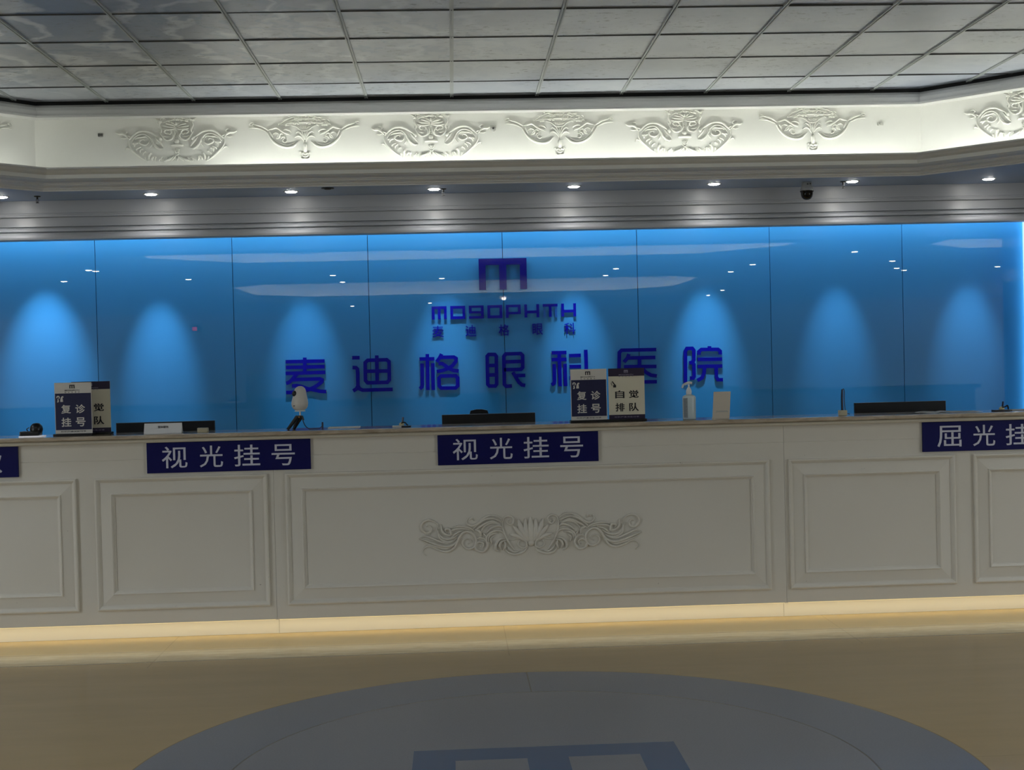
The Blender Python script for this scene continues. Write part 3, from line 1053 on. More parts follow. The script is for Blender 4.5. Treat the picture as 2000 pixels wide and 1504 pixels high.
# ------------------------------------------------------------------ blue signs on the counter front
def counter_sign(x0, text, label, only_last=False):
    t = thing('counter_sign', label, 'sign', (x0, 6.997, 0.884), group='blue signs on the counter front')
    bm = BM(); box(bm, 0, 0.86, -0.012, 0.0, 0, 0.161, 0.002); obj('board', bm, M_navy, t)
    cells = [(0.080, 0.213), (0.277, 0.399), (0.458, 0.594), (0.655, 0.777)]
    for i, ch in enumerate(text):
        if ch == ' ':
            continue
        a, b = cells[i]
        z0, z1 = 0.025, 0.139
        if ch == '号':
            z0, z1 = 0.024, 0.136
        o = obj('character', text_bm(ch, a, b, z0, z1, -0.0145, -0.0122, 0.003), M_letter, t)
    return t


counter_sign(-3.151, '   款', 'dark blue sign board at the left picture edge, nearly blank')
counter_sign(-1.624, '视光挂号', 'dark blue sign board with silver characters, under the left monitor')
counter_sign(-0.091, '视光挂号', 'dark blue sign board with silver characters, under the middle monitor')
counter_sign(2.532, '屈光挂号', 'dark blue sign board cut by the right picture edge')

# ------------------------------------------------------------------ lettering on the blue glass wall
GLYPHS = {
 'mai': ((-1.146,1.368),[[(-153,105),(149,104)],[(-4,135),(-7,13)],[(-151,60),(148,60)],[(-155,14),(152,15)],[(-66,10),(-96,-23),(-120,-49),(-140,-60),(-154,-62)],[(-101,-37),(-34,-35),(108,-35),(125,-43),(124,-55),(102,-75),(69,-96),(30,-113),(-18,-126),(-70,-134),(-156,-135)],[(-109,-85),(-69,-83),(-36,-91),(11,-109),(59,-119),(106,-131),(155,-135)]]),
 'di': ((-0.628,1.37),[[(-154,122),(-96,121)],[(-153,46),(-127,44),(-116,32),(-114,-4),(-115,-100),(-126,-121),(-153,-137)],[(-116,-95),(-105,-121),(-79,-133),(155,-133)],[(37,99),(-34,99),(-54,81),(-55,-58),(-39,-77),(114,-77),(131,-58),(132,84),(114,100),(32,99)],[(38,136),(36,-77)],[(-56,14),(133,12)]]),
 'ge': ((-0.108,1.366),[[(-150,103),(-33,102)],[(-88,141),(-90,-141)],[(-130,69),(-132,-97),(-136,-116),(-153,-130)],[(-47,68),(-48,-142)],[(24,139),(9,111),(-16,78)],[(9,112),(119,112),(136,101),(134,77),(108,46),(69,23),(30,9),(-17,2)],[(-2,64),(27,63),(50,47),(78,23),(116,7),(154,2)],[(72,-34),(15,-34),(-1,-50),(-1,-110),(15,-129),(127,-130),(144,-114),(144,-51),(130,-34),(67,-34)]]),
 'yan': ((0.42,1.366),[[(-111,126),(-135,126),(-148,112),(-148,-107),(-135,-122),(-90,-123),(-78,-108),(-76,110),(-87,125),(-113,126)],[(-149,39),(-77,39)],[(-148,-35),(-77,-36)],[(41,-125),(-4,-127),(-18,-111),(-17,108),(-2,127),(116,127),(131,112),(130,18),(115,3),(-17,3)],[(-18,64),(131,66)],[(50,-18),(68,-48),(96,-97),(120,-119),(146,-124)],[(148,-45),(92,-45),(68,-47)]]),
 'ke': ((0.932,1.369),[[(-152,124),(-35,124)],[(-153,70),(-36,70)],[(-93,123),(-91,-142)],[(-134,35),(-135,-95),(-138,-115),(-158,-129)],[(-49,35),(-48,-141)],[(-15,98),(78,99)],[(-14,12),(78,11)],[(117,142),(119,-140)],[(-16,-77),(158,-76)]]),
 'yi': ((1.458,1.372),[[(150,127),(-125,128),(-143,111),(-149,-24),(-149,-104),(-131,-123),(149,-127)],[(-68,97),(-80,66),(-108,34)],[(-76,66),(141,65)],[(15,64),(15,-4)],[(-109,-2),(148,-6)],[(10,-9),(-32,-54),(-108,-76)],[(25,-9),(65,-51),(104,-74),(150,-82)]]),
 'yuan': ((1.984,1.373),[[(-150,-143),(-145,107),(-132,129),(-90,129),(-78,113),(-79,37),(-89,19),(-116,14)],[(-91,17),(-79,0),(-80,-94),(-88,-107),(-114,-106)],[(-38,76),(-38,101),(-17,118),(115,116),(132,101),(132,75)],[(48,143),(47,123)],[(-50,40),(146,38)],[(-51,-16),(147,-17)],[(5,-29),(-1,-71),(-18,-107),(-55,-126)],[(97,-29),(97,-102),(110,-124),(149,-125)]]),
}
NAMES = [('mai', 'first'), ('di', 'second'), ('ge', 'third'), ('yan', 'fourth'), ('ke', 'fifth'), ('yi', 'sixth'), ('yuan', 'seventh')]
WHERE = ['leftmost, behind the white tripod camera', 'second from the left', 'third from the left', 'fourth from the left, above the middle monitor', 'fifth, partly behind the white and navy table sign', 'sixth, partly behind the cream table sign', 'rightmost, above the pump bottle']
for (nm, _o), wh in zip(NAMES, WHERE):
    (cx, cz), strokes = GLYPHS[nm]
    t = thing('wall_character', 'large dark blue wall character, ' + wh, 'wall lettering', (cx, 10.2895, cz), group='large wall characters')
    bm = BM()
    for k, st in enumerate(strokes):
        plate_stroke(bm, [(a / 1000.0, b / 1000.0) for a, b in st], 0.0285, -0.008 - 0.0001 * k, 0.006)
    obj('face', bm, M_logo, t)
    bm = BM()
    for sx, sz in ((strokes[0][0][0] / 1000.0, strokes[0][0][1] / 1000.0), (strokes[-1][-1][0] / 1000.0, strokes[-1][-1][1] / 1000.0)):
        box(bm, sx - 0.004, sx + 0.004, 0.006, 0.0102, sz - 0.004, sz + 0.004)
    obj('standoff_pins', bm, M_steel, t)

# emblem
t = thing('wall_emblem', 'large dark blue square m emblem above the wall lettering', 'wall lettering', (0.4105, 10.281, 2.119))
bm = BM()
W, H2 = 0.188, 0.122
prism(bm, [(-W, H2), (W, H2), (W, -H2), (0.134, -H2), (0.134, 0.072), (0.028, 0.072), (0.028, -H2), (-0.028, -H2), (-0.028, 0.072), (-0.134, 0.072), (-0.134, -H2), (-W, -H2)], -0.014, 0.006)
obj('face', bm, mat('emblem_acrylic', (12, 14, 120), 0.06), t)
bm = BM()
for sx in (-0.16, 0, 0.16):
    box(bm, sx - 0.005, sx + 0.005, 0.006, 0.0185, 0.09, 0.10)
obj('standoff_pins', bm, M_steel, t)

# word mark letters, each a separate plate
def letter_polys(ch):
    s = 0.022; w = 0.117; h = 0.103
    R = lambda a, b, c, d: (a, b, c, d)
    m = (w - 3 * s) / 2
    if ch == 'm':
        return [R(0, w, h - s, h), R(0, s, 0, h - s), R(s + m, 2 * s + m, 0, h - s), R(w - s, w, 0, h - s)]
    if ch == 'o':
        return [R(0, w, h - s, h), R(0, w, 0, s), R(0, s, s, h - s), R(w - s, w, s, h - s)]
    if ch == 'g':
        q = 0.018; c = 0.041
        return [R(0, w, h - q, h), R(0, w, 0, q + 0.002), R(w - s, w, q, h - q), R(0, s, c, h - q), R(s, w - s, c, c + q)]
    if ch == 'p':
        return [R(0, w, h - q2, h) for q2 in (0.020,)] + [R(0, s, 0, h - 0.020), R(w - s, w, 0.028, h - 0.020), R(s, w - s, 0.028, 0.046)]
    if ch == 'h':
        return [R(0, s, 0, h), R(w - s, w, 0, h), R(s, w - s, 0.032, 0.054)]
    if ch == 't':
        return [R(0, w, h - s, h), R((w - s) / 2, (w + s) / 2, 0, h - s)]


PL = ['first letter of', 'square second letter of', 'third letter, shaped like a 9, of', 'square fourth letter of', 'fifth letter, a P, of', 'sixth letter, an H, of', 'seventh letter, a T, of', 'last letter, an H, of']
for i, ch in enumerate('mogophth'):
    bm = BM()
    for a, b, c, d in letter_polys(ch):
        box(bm, a, b, -0.006, 0.006, c, d)
    o = obj('wordmark_letter', bm, M_logo, None, loc=(-0.153 + i * 0.1452, 10.285, 1.775))
    if i == 6:
        bm = BM(); box(bm, 0.004, 0.022, -0.003, 0.003, -0.004, 0.078); box(bm, 0.095, 0.113, -0.003, 0.003, -0.004, 0.078)
        obj('light_blue_legs', bm, mat('light_blue_film', (20, 84, 170), 0.3), o)
    tag(o, PL[i] + ' the dark blue Latin word under the emblem', 'wall lettering', 'letters of the Latin word mark')
SM = [(-0.152, -0.062, '麦'), (0.107, 0.192, '迪'), (0.368, 0.452, '格'), (0.634, 0.716, '眼'), (0.884, 0.972, '科')]
for i, (a, b, ch) in enumerate(SM):
    o = obj('small_wall_character', text_bm(ch, a, b, 1.636, 1.726, -0.004, 0.004, 0.006), M_logo, None, loc=(0, 10.289, 0))
    tag(o, 'small dark blue wall character under the Latin word, ' + ['leftmost of the five', 'second of the five', 'middle one of the five', 'fourth of the five', 'rightmost of the five'][i], 'wall lettering', 'small wall characters')

# ------------------------------------------------------------------ table signs
def rect(bm, x0, x1, z0, z1, y, d=0.0006):
    box(bm, x0, x1, y - d, y, z0, z1)


def table_sign(x, y, w, h, style, label, rz=0.0):
    t = thing('table_sign', label, 'sign', (x, y, 1.0902), rz, group='table signs on the ledge')
    zb = 0.012
    bm = BM(); box(bm, -0.006, w + 0.006, -0.030, 0.032, 0, zb, 0.002); obj('base', bm, M_black, t)
    H = h - zb
    navy = style == 'navy'
    bm = BM(); box(bm, 0, w, -0.002, 0.002, zb, h); obj('panel', bm, M_whiteplastic if navy else M_creamcard, t)
    hd = 0.21 if navy else 0.155
    F0, F1 = 0.072, 0.93
    ft = 0.072 if navy else 0.085
    X = lambda f: f * w
    Z = lambda f: zb + (1 - f) * H
    if navy:
        bm = BM(); rect(bm, X(0.015), X(0.985), Z(1 - ft), Z(hd), -0.002); obj('colour_field', bm, M_ink, t)
        ink, pale = M_ink, M_whiteplastic
        hi = M_dark
        fi = M_dark
    else:
        bm = BM(); rect(bm, 0, X(1), Z(hd), Z(0), -0.002); rect(bm, 0, X(1), Z(1), Z(1 - ft), -0.002); obj('colour_band', bm, mat('violet_navy_ink', (38, 28, 58), 0.5), t)
        ink, pale = M_dark, M_dark
        hi = mat('pale_violet_ink', (150, 145, 165), 0.5)
        fi = hi
    y1 = -0.0027
    # m emblem in the header
    ex = 0.48 if navy else 0.49
    ez0, ez1 = (0.045, 0.115) if navy else (0.035, 0.09)
    ew = 0.07 if navy else 0.055
    bm = BM()
    rect(bm, X(ex - ew), X(ex + ew), Z(ez0 + 0.018), Z(ez0), y1)
    for k in (-1, 0, 1):
        rect(bm, X(ex + k * ew * 0.8 - ew * 0.2), X(ex + k * ew * 0.8 + ew * 0.2), Z(ez1), Z(ez0 + 0.018), y1)
    obj('emblem', bm, hi, t)
    bm = text_bm('MOGOPHTH', X(ex - 0.2), X(ex + 0.2), Z(ez1 + 0.048), Z(ez1 + 0.026), y1, y1 - 0.0004, 0.01)
    obj('header_writing', bm, hi, t)
    a = ex - 0.2
    for i, ch in enumerate('麦迪格眼科'):
        bm = text_bm(ch, X(a + i * 0.0925), X(a + i * 0.0925 + 0.03), Z(ez1 + 0.085), Z(ez1 + 0.063), y1, y1 - 0.0004, 0.01)
        obj('header_writing', bm, hi, t)
    # pictogram
    bm = BM()
    if navy:
        relief(bm, [(X(0.07), Z(0.30)), (X(0.065), Z(0.275)), (X(0.10), Z(0.262)), (X(0.13), Z(0.28)), (X(0.12), Z(0.31))], 0.0025, 0.001, (1, 1), -y1)
        relief(bm, [(X(0.07), Z(0.375)), (X(0.10), Z(0.365)), (X(0.09), Z(0.32))], 0.003, 0.001, (1, 1), -y1)
        relief(bm, [(X(0.24), Z(0.275)), (X(0.20), Z(0.285)), (X(0.18), Z(0.33)), (X(0.175), Z(0.375))], 0.004, 0.001, (1, 1), -y1)
        relief(bm, [(X(0.20), Z(0.30)), (X(0.21), Z(0.375))], 0.004, 0.001, (1, 1), -y1)
    else:
        relief(bm, [(X(0.10), Z(0.25)), (X(0.15), Z(0.30)), (X(0.18), Z(0.325))], 0.003, 0.001, (0.6, 1), -y1)
        rect(bm, X(0.13), X(0.21), Z(0.375), Z(0.325), y1, 0.001)
        relief(bm, [(X(0.09), Z(0.275)), (X(0.075), Z(0.30)), (X(0.10), Z(0.335))], 0.0012, 0.001, (1, 1), -y1)
    obj('pictogram', bm, pale, t)
    chars = '复诊挂号' if navy else '自觉排队'
    rows = [(0.432, 0.605), (0.687, 0.865)] if navy else [(0.435, 0.590), (0.685, 0.850)]
    cols = [(0.17, 0.435), (0.555, 0.82)] if navy else [(0.18, 0.435), (0.565, 0.83)]
    for i, ch in enumerate(chars):
        r_, c_ = rows[i // 2], cols[i % 2]
        bm = text_bm(ch, X(c_[0]), X(c_[1]), Z(r_[1]), Z(r_[0]), y1, y1 - 0.0006, 0.018)
        obj('character', bm, pale, t)
    bm = text_bm('科学/严谨/关爱/分享', X(0.15), X(0.83), Z(0.972), Z(0.945), y1, y1 - 0.0004, 0.006)
    obj('footer_writing', bm, fi, t)
    return t


table_sign(-2.119, 7.075, 0.194, 0.283, 'navy', 'white and navy table sign standing before another sign at left', 0.0)
table_sign(-2.055, 7.165, 0.205, 0.286, 'cream', 'cream table sign half hidden behind the left navy one', 0.0)
table_sign(0.635, 7.075, 0.196, 0.287, 'navy', 'white and navy table sign just right of the middle monitor')
table_sign(0.841, 7.075, 0.196, 0.287, 'cream', 'cream table sign with dark header, left of the pump bottle')

# ------------------------------------------------------------------ monitors
def monitor(xc, y, w, ztop, label):
    t = thing('computer_monitor', label, 'monitor', (xc, y, 0.7502), group='monitors behind the counter')
    h = ztop - 0.7502
    bm = BM(); box(bm, -w / 2, w / 2, -0.012, 0.008, h - 0.34, h, 0.003); obj('back_panel', bm, M_black, t)
    bm = BM(); box(bm, -w / 2 + 0.012, w / 2 - 0.012, 0.0085, 0.0095, h - 0.325, h - 0.012); obj('screen', bm, mat('screen_glass', (8, 8, 10), 0.15), t)
    bm = BM(); box(bm, -0.03, 0.03, -0.028, -0.0125, 0.02, h - 0.12, 0.003); obj('stand_neck', bm, M_black, t)
    bm = BM(); box(bm, -0.12, 0.12, -0.11, 0.08, 0, 0.012, 0.003); obj('stand_base', bm, M_black, t)
    return t


monitor(-1.6415, 7.55, 0.557, 1.134, 'black monitor behind the white paper nameplate')
monitor(0.1995, 7.55, 0.538, 1.132, 'black monitor left of the pair of table signs')
monitor(2.6045, 7.55, 0.541, 1.139, 'black monitor behind loose white papers at right')

# chair behind the middle monitor
t = thing('office_chair', 'black office chair behind the middle monitor, only the top of its back showing', 'chair', (0.165, 8.35, 0))
bm = BM(); box(bm, -0.24, 0.24, -0.24, 0.24, 0.44, 0.52, 0.03); obj('seat', bm, M_black, t, True)
bm = BM(); prism(bm, [(-0.2, 0.55), (0.2, 0.55), (0.22, 0.85), (0.16, 1.02), (0.075, 1.05), (0.055, 1.115), (0.02, 1.123), (-0.02, 1.123), (-0.055, 1.115), (-0.075, 1.05), (-0.16, 1.02), (-0.22, 0.85)], 0.2, 0.25); obj('backrest', bm, M_black, t)
bm = BM(); tube(bm, [(0, 0.0, 0.08), (0, 0, 0.45)], 0.03); obj('post', bm, M_steel, t)
bm = BM(); tube(bm, [(0, 0.15, 0.46), (0, 0.26, 0.48), (0, 0.265, 0.60)], 0.015); obj('back_bracket', bm, M_steel, t)
for k in range(5):
    a = 2 * math.pi * k / 5
    bm = BM(); tube(bm, [(0, 0, 0.1), (0.28 * math.cos(a), 0.28 * math.sin(a), 0.05)], 0.018); o = obj('leg', bm, M_black, t)
    bm = BM(); lathe(bm, [(0, 0), (0.022, 0.006), (0.028, 0.028), (0.022, 0.05), (0, 0.055)], 12, 0.28 * math.cos(a), 0.28 * math.sin(a)); obj('caster', bm, M_black, o, True)

# ------------------------------------------------------------------ small things on the ledge
ZT = 1.0903
# round black device at the left end
t = thing('round_scanner', 'round black device on a white base at the left end of the ledge', 'device', (-2.24, 7.07, ZT))
bm = BM(); box(bm, -0.060, 0.060, -0.04, 0.04, 0, 0.006, 0.002); obj('base', bm, mat('glowing_white_plastic', (245, 245, 250), 0.3, emit=0.25), t)  # base given a faint glow to look brighter; it is no lamp
bm = BM(); box(bm, -0.058, 0.045, -0.035, 0.03, 0.0062, 0.030, 0.006); obj('body', bm, M_black, t, False)
bm = BM(); lathe(bm, [(0, -0.034), (0.018, -0.030), (0.029, -0.018), (0.034, 0), (0.029, 0.018), (0.018, 0.030), (0, 0.034)], 24, 0, 0, Matrix.Translation((0.022, 0, 0.040))); obj('ball_head', bm, M_black, t, True)
bm = BM(); tube(bm, [(-0.02, -0.01, 0.031), (-0.026, -0.01, 0.042), (-0.012, -0.01, 0.050)], 0.003, 6); obj('lever', bm, M_black, t)

# paper nameplate
t = thing('nameplate', 'white folded paper nameplate standing before the left monitor', 'sign', (-1.553, 7.08, ZT))
bm = BM()
pf = [(-0.02, 0.0), (0.0, 0.054), (0.0008, 0.054), (0.022, 0.0), (0.0212, 0.0), (0.0004, 0.0525), (-0.0192, 0.0)]
profile_x(bm, pf, -0.0995, 0.0995)
obj('folded_card', bm, M_paper, t)
bm = text_bm('暂停服务', -0.026, 0.030, 0.028, 0.040, -0.0014, -0.0010, 0.01)
o = obj('writing', bm, M_dark, t)
o.location = (0, -0.0078 - 0.0012, 0); o.rotation_euler = (0, 0, 0)
for v in o.data.vertices:
    v.co.y += (v.co.z - 0.034) * (0.02 / 0.054)

bm = BM(); box(bm, -0.027, 0.027, -0.018, 0.018, 0, 0.024, 0.002)
o = obj('small_box', bm, M_beigeplastic, None, loc=(-1.342, 7.07, ZT)); tag(o, 'small flat beige box in front of the right end of the left monitor', 'box')

# egg shaped camera on a small tripod
t = thing('tripod_camera', 'white egg shaped camera on a black mini tripod', 'camera', (-0.826, 7.09, ZT))
B0 = ZT
bm = BM()
egg = [(0.0, 0.103), (0.022, 0.104), (0.034, 0.111), (0.0425, 0.124), (0.0450, 0.140), (0.0430, 0.158), (0.0385, 0.176), (0.0350, 0.192), (0.0325, 0.206), (0.0270, 0.220), (0.018, 0.229), (0.008, 0.2335), (0.0, 0.234)]
lathe(bm, egg, 28)
for v in bm.verts:
    v.co.x += 0.004 * (v.co.z - 0.14) / 0.09 if v.co.z > 0.14 else 0
obj('body', bm, M_whiteplastic, t, True)
bm = BM(); lathe(bm, [(0, 0.097), (0.028, 0.0975), (0.030, 0.100), (0.024, 0.1045), (0, 0.105)], 24); obj('turntable', bm, mat('bright_white', (225, 228, 230), 0.3), t, True)
bm = BM()
mx = Matrix.Translation((-0.0235, -0.018, 0.194)) @ Matrix.Rotation(math.radians(-52), 4, 'Z') @ Matrix.Rotation(math.radians(90), 4, 'X')
lathe(bm, [(0, 0.012), (0.010, 0.011), (0.0155, 0.006), (0.0165, 0.0), (0.015, -0.003)], 20, 0, 0, mx); obj('lens', bm, M_black, t, True)
bm = BM(); box(bm, -0.030, -0.022, -0.0395, -0.033, 0.127, 0.131); obj('slot', bm, M_black, t)
bm = BM(); tube(bm, [(0, 0, 0.098), (0.0, 0, 0.080), (0.003, 0, 0.066)], 0.0045); obj('neck', bm, mat('bright_white', (225, 228, 230), 0.3), t)
bm = BM(); tube(bm, [(-0.014, -0.006, 0.070), (-0.066, -0.020, 0.002)], [0.011, 0.008]); obj('leg', bm, M_black, t)
bm = BM(); tube(bm, [(0.004, 0.0, 0.064), (-0.036, 0.012, 0.002)], [0.010, 0.007]); obj('leg', bm, M_black, t)
bm = BM(); tube(bm, [(0.000, 0.008, 0.062), (-0.030, 0.040, 0.030), (-0.045, 0.055, 0.002)], [0.009, 0.008, 0.006]); obj('leg', bm, M_black, t)
bm = BM(); tube(bm, [(0.010, -0.004, 0.074), (0.018, -0.004, 0.050)], [0.006, 0.005]); obj('clip', bm, M_black, t)
bm = BM(); box(bm, -0.024, 0.010, -0.012, 0.012, 0.060, 0.076, 0.004); obj('head_joint', bm, M_black, t)
bm = BM(); lathe(bm, [(0, 0), (0.004, 0), (0.004, 0.004), (0, 0.004)], 10, 0, 0, Matrix.Translation((-0.004, -0.0125, 0.068)) @ Matrix.Rotation(math.radians(90), 4, 'X')); obj('screw', bm, mat('brass', (190, 140, 80), 0.3, metal=0.8), t)
bm = BM(); tube(bm, smooth_path([(0.012, 0, 0.060), (0.017, 0, 0.040), (0.026, 0, 0.020), (0.045, 0, 0.004), (0.075, 0.004, 0.003), (0.103, 0.004, 0.005), (0.116, 0.002, 0.016)], 5), 0.0026, 6); obj('cable', bm, M_darkblue, t, True)
bm = BM(); box(bm, 0.114, 0.123, -0.004, 0.006, 0.0, 0.037, 0.0015); obj('plug', bm, M_darkblue, t)

bm = BM(); box(bm, -0.085, 0.085, -0.05, 0.05, 0, 0.004); o = obj('paper_stack', bm, M_paper, None, loc=(-0.60, 7.2, ZT)); tag(o, 'thin white paper stack lying right of the tripod camera cable', 'paper')


def desk_pen(x, y, label, tall=False):
    t = thing('desk_pen', label, 'pen stand', (x, y, ZT), group='pen stands on the ledge')
    if tall:
        bm = BM(); box(bm, -0.022, 0.020, -0.018, 0.018, 0, 0.028, 0.003); obj('base', bm, M_beigeplastic, t)
        bm = BM(); tube(bm, [(-0.003, 0, 0.028), (-0.003, 0, 0.10), (-0.001, 0, 0.142)], [0.0065, 0.006, 0.005]); obj('pen', bm, M_darkblue, t)
        bm = BM(); tube(bm, smooth_path([(-0.001, 0, 0.138), (0.006, 0, 0.145), (0.010, 0, 0.128), (0.009, 0, 0.08), (0.013, 0, 0.035), (0.018, 0, 0.012), (0.034, 0, 0.008), (0.036, 0, 0.003)], 5), 0.0022, 6); obj('cord', bm, M_black, t)
    else:
        bm = BM(); box(bm, -0.050, 0.0, -0.022, 0.022, 0, 0.007, 0.002); obj('base', bm, M_whiteplastic if x < 0 else M_black, t)
        bm = BM(); box(bm, -0.002, 0.050, -0.022, 0.022, 0, 0.005, 0.002); obj('tray', bm, M_black, t)
        bm = BM(); lathe(bm, [(0, 0.006), (0.014, 0.007), (0.014, 0.016), (0.007, 0.024), (0, 0.025)], 16); obj('holder', bm, mat('cream_plastic', (200, 190, 150), 0.4), t, True)
        bm = BM(); tube(bm, [(0.004, 0, 0.020), (0.008, 0, 0.052)], 0.005); obj('pen', bm, M_darkblue, t)
        bm = BM(); tube(bm, smooth_path([(-0.002, -0.012, 0.020), (0.016, -0.012, 0.024), (0.028, -0.01, 0.030 if x > 0 else 0.012), (0.034, -0.008, 0.008)], 5), 0.004, 6); obj('cord', bm, M_black, t)
    return t


desk_pen(-0.283, 7.1, 'small pen stand with upright dark pen, left of the middle monitor')
desk_pen(2.126, 7.08, 'tall dark pen upright in a beige base, left of the right monitor', True)
desk_pen(3.020, 7.1, 'small black pen stand near the right picture edge')

# pump bottle
t = thing('pump_bottle', 'translucent white pump bottle right of the cream table sign', 'bottle', (1.280, 7.08, ZT))
bm = BM()
lathe(bm, [(0, 0), (0.032, 0.0), (0.0365, 0.005), (0.0365, 0.120), (0.033, 0.128), (0.020, 0.133), (0.0135, 0.136), (0.0135, 0.138), (0, 0.138)], 28)
for v in bm.verts:
    v.co.y *= 0.62
obj('body', bm, M_clear, t, True)
bm = BM(); lathe(bm, [(0.0145, 0.136), (0.0155, 0.150), (0.0140, 0.160), (0.008, 0.172), (0.005, 0.176), (0, 0.176)], 20); obj('collar', bm, mat('bright_white', (225, 228, 230), 0.3), t, True)
bm = BM(); tube(bm, [(0, 0, 0.170), (0, 0, 0.190)], 0.0045); tube(bm, smooth_path([(0.018, 0, 0.197), (0.0, 0, 0.199), (-0.02, 0, 0.193), (-0.031, 0, 0.187), (-0.036, 0, 0.172)], 5), [0.007] * 12 + [0.005] * 9, 8); obj('pump_head', bm, mat('bright_white', (225, 228, 230), 0.3), t, True)
bm = BM(); box(bm, -0.0355, -0.012, -0.0222, -0.0212, 0.010, 0.118); obj('label', bm, M_label, t)
bm = BM()
for k in range(14):
    box(bm, -0.034, -0.034 + 0.012 + 0.006 * ((k * 7) % 3) / 2, -0.0227, -0.0222, 0.016 + k * 0.007, 0.018 + k * 0.007)
obj('label_lines', bm, mat('label_print', (90, 104, 112), 0.6), t)

# blank card stand
t = thing('card_stand', 'white upright card stand beside the pump bottle, leaning slightly', 'sign', (1.455, 7.09, ZT))
bm = BM()
prism(bm, [(-0.047, 0.0), (0.047, 0.0), (0.056, 0.146), (-0.037, 0.146)], -0.002, 0.002); obj('card', bm, mat('warm_card', (206, 196, 180), 0.5), t)
bm = BM(); box(bm, -0.045, 0.045, -0.012, 0.02, 0, 0.004); obj('foot', bm, mat('warm_card', (206, 196, 180), 0.5), t)
bm = BM(); rect(bm, -0.026, 0.036, 0.0405, 0.0425, -0.002); rect(bm, -0.030, 0.040, 0.0345, 0.0365, -0.002); obj('fine_print', bm, M_label, t)

# loose papers on the right
def sheet(name, x, y, w, d, rz, curl, label):
    bm = BM()
    n = 10
    rows = []
    for i in range(n + 1):
        u = i / n
        z = curl * (math.sin(u * math.pi * 1.4) ** 2) * 0.5
        rows.append([bm.verts.new(((u - 0.5) * w, -d / 2, z)), bm.verts.new(((u - 0.5) * w, d / 2, z * 0.6))])
    for a, b in zip(rows[:-1], rows[1:]):
        bm.faces.new((a[0], b[0], b[1], a[1]))
    bmesh.ops.solidify(bm, geom=bm.faces[:], thickness=0.0006)
    o = obj(name, bm, M_paper, None, loc=(x, y, ZT + 0.0010)); o.rotation_euler = (0, 0, rz)
    tag(o, label, 'paper')
    return o


sheet('paper_sheet', 2.665, 7.12, 0.16, 0.20, 0.2, 0.016, 'curled white paper sheet in front of the right monitor')
sheet('paper_sheet', 2.805, 7.10, 0.16, 0.21, -0.15, 0.006, 'flat white paper sheet right of the curled one on the ledge')
sheet('paper_sheet', 3.16, 7.14, 0.21, 0.24, 0.0, 0.003, 'white paper sheet at the right picture edge, beside the black pen stand')

# ------------------------------------------------------------------ fittings on ceiling and frieze
def sprinkler(x, y, label):
    t = thing('sprinkler_head', label, 'sprinkler', (x, y, ZS), group='sprinkler heads')
    bm = BM(); lathe(bm, [(0, -0.006), (0.020, -0.006), (0.024, 0), (0, 0.0)], 20); obj('rosette', bm, M_black, t, True)
    bm = BM(); lathe(bm, [(0, -0.022), (0.006, -0.022), (0.007, -0.006), (0, -0.006)], 12); obj('body', bm, mat('dark_metal', (50, 50, 52), 0.4, metal=0.5), t, True)
    bm = BM(); tube(bm, [(-0.007, 0, -0.020), (-0.009, 0, -0.034), (-0.003, 0, -0.046)], 0.0018, 6); tube(bm, [(0.007, 0, -0.020), (0.009, 0, -0.034), (0.003, 0, -0.046)], 0.0018, 6); tube(bm, [(0, 0, -0.022), (0, 0, -0.046)], 0.0022, 6); obj('yoke', bm, mat('dark_metal', (50, 50, 52), 0.4, metal=0.5), t)
    bm = BM(); lathe(bm, [(0, -0.050), (0.012, -0.049), (0.012, -0.0465), (0, -0.046)], 14); obj('deflector', bm, mat('dark_metal', (50, 50, 52), 0.4, metal=0.5), t, True)


sprinkler(-2.90, 9.42, 'small dark sprinkler head under the ceiling at the left corner')
sprinkler(-0.036, 9.42, 'small dark sprinkler head hanging beside the middle ceiling lamp')
sprinkler(2.865, 9.42, 'small dark sprinkler head right of the dome camera')

t = thing('ceiling_sensor', 'flat dark round sensor on the ceiling left of centre', 'sensor', (-0.845, 9.27, ZS))
bm = BM(); lathe(bm, [(0, -0.012), (0.02, -0.012), (0.028, -0.006), (0, -0.006)], 20); obj('eye', bm, M_black, t, True)
bm = BM(); lathe(bm, [(0, -0.006), (0.044, -0.0055), (0.046, 0), (0, 0)], 24); obj('plate', bm, mat('dark_metal', (50, 50, 52), 0.4, metal=0.5), t, True)

t = thing('dome_camera', 'security camera with black dome hanging from the ceiling', 'camera', (2.60, 9.43, ZS))
bm = BM(); lathe(bm, [(0, 0), (0.036, 0), (0.036, -0.028), (0.041, -0.034), (0.046, -0.048), (0.049, -0.062), (0.046, -0.066), (0, -0.066)], 28); obj('housing', bm, mat('camera_housing', (150, 152, 152), 0.4), t, True)
bm = BM(); lathe(bm, [(0.049, -0.062), (0.050, -0.068), (0.044, -0.074), (0.043, -0.090), (0.038, -0.108), (0.026, -0.121), (0.012, -0.127), (0, -0.128)], 28); obj('dome', bm, mat('dome_black', (6, 6, 8), 0.12), t, True)
bm = BM(); box(bm, -0.008, 0.002, -0.0375, -0.034, -0.022, -0.012); box(bm, 0.012, 0.020, -0.0375, -0.031, -0.020, -0.010); obj('screw_cover', bm, M_black, t)

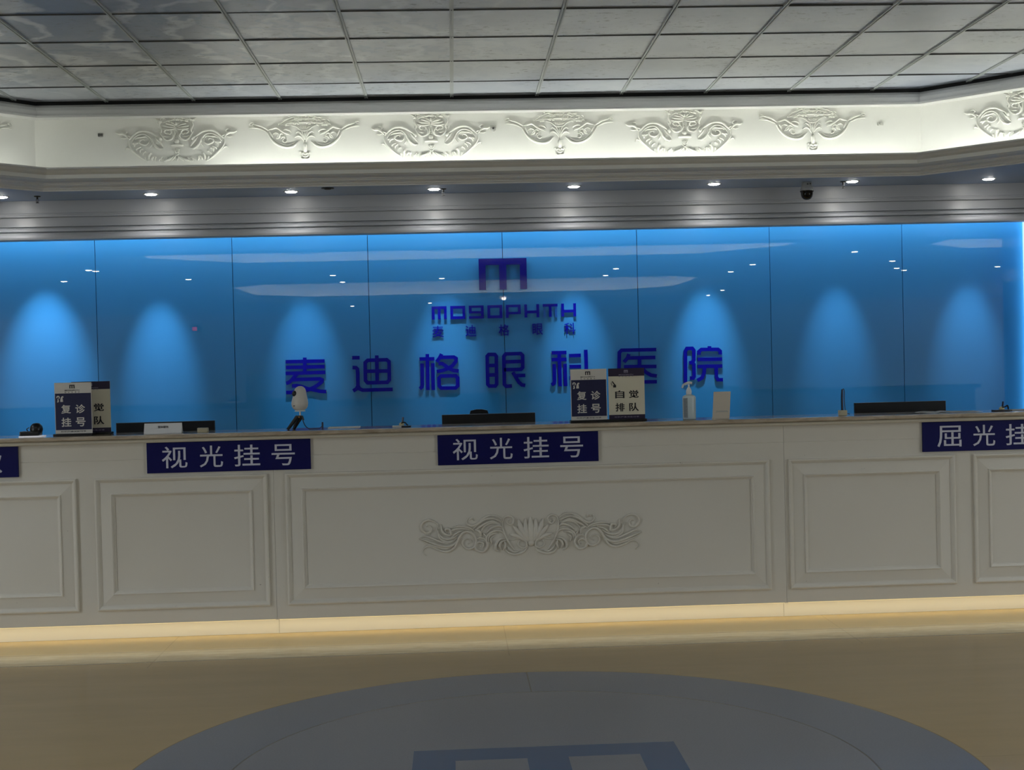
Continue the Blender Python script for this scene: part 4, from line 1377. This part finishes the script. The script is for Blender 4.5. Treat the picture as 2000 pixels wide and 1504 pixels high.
t = thing('frieze_bracket', 'small square grey bracket on the frieze at left', 'bracket', (-2.487, 9.578, 3.131))
bm = BM(); box(bm, -0.017, 0.017, -0.004, 0.0, -0.013, 0.013, 0.001); obj('plate', bm, mat('bracket_grey', (150, 150, 146), 0.5), t)
bm = BM(); box(bm, -0.017, -0.006, -0.010, -0.0042, -0.010, 0.010); box(bm, -0.004, 0.016, -0.008, -0.0042, -0.006, 0.004); obj('clip', bm, mat('bracket_dark', (84, 84, 82), 0.5), t)
t = thing('frieze_camera', 'tiny round camera at the tip of a shell ornament', 'camera', (0.338, 9.578, 3.133))
bm = BM(); box(bm, -0.022, 0.022, -0.012, 0.0, 0.004, 0.020, 0.003); obj('mount', bm, mat('bracket_light', (190, 190, 182), 0.4), t)
bm = BM(); lathe(bm, [(0, 0.030), (0.014, 0.026), (0.020, 0.012), (0.020, 0.0), (0, 0.0)], 20, 0, 0, Matrix.Translation((0, 0, -0.004)) @ Matrix.Rotation(math.radians(90), 4, 'X')); obj('housing', bm, mat('bracket_grey', (150, 150, 146), 0.5), t, True)
bm = BM(); lathe(bm, [(0, 0.034), (0.006, 0.033), (0.008, 0.029), (0, 0.028)], 14, 0, 0, Matrix.Translation((0, 0, -0.004)) @ Matrix.Rotation(math.radians(90), 4, 'X')); obj('lens', bm, M_black, t, True)
t = thing('frieze_lamp_holder', 'tiny white fitting right of the rightmost basket ornament', 'bracket', (3.198, 9.578, 3.117))
bm = BM(); box(bm, -0.008, 0.024, -0.006, 0.0, -0.008, 0.012, 0.002); obj('mount', bm, mat('bracket_light', (190, 190, 182), 0.4), t)
bm = BM(); lathe(bm, [(0, 0.020), (0.008, 0.018), (0.010, 0.0), (0, 0.0)], 16, 0, 0, Matrix.Translation((-0.012, 0, 0)) @ Matrix.Rotation(math.radians(90), 4, 'X')); obj('socket', bm, mat('bracket_light', (190, 190, 182), 0.4), t, True)

# small red display on the far wall of the hall
t = thing('red_display', 'small red lit display mirrored as a red mark in the blue glass', 'display', (-5.73, -8.99, 2.36))
bm = BM(); box(bm, -0.10, 0.10, 0.0, 0.03, -0.07, 0.07, 0.004); obj('case', bm, M_black, t)
bm = BM()
for k in range(3):
    box(bm, -0.05, 0.05, 0.0302, 0.032, -0.04 + 0.03 * k, -0.03 + 0.03 * k)
obj('lit_rows', bm, mat('red_led', (255, 40, 40), 0.5, emit=6.0), t)
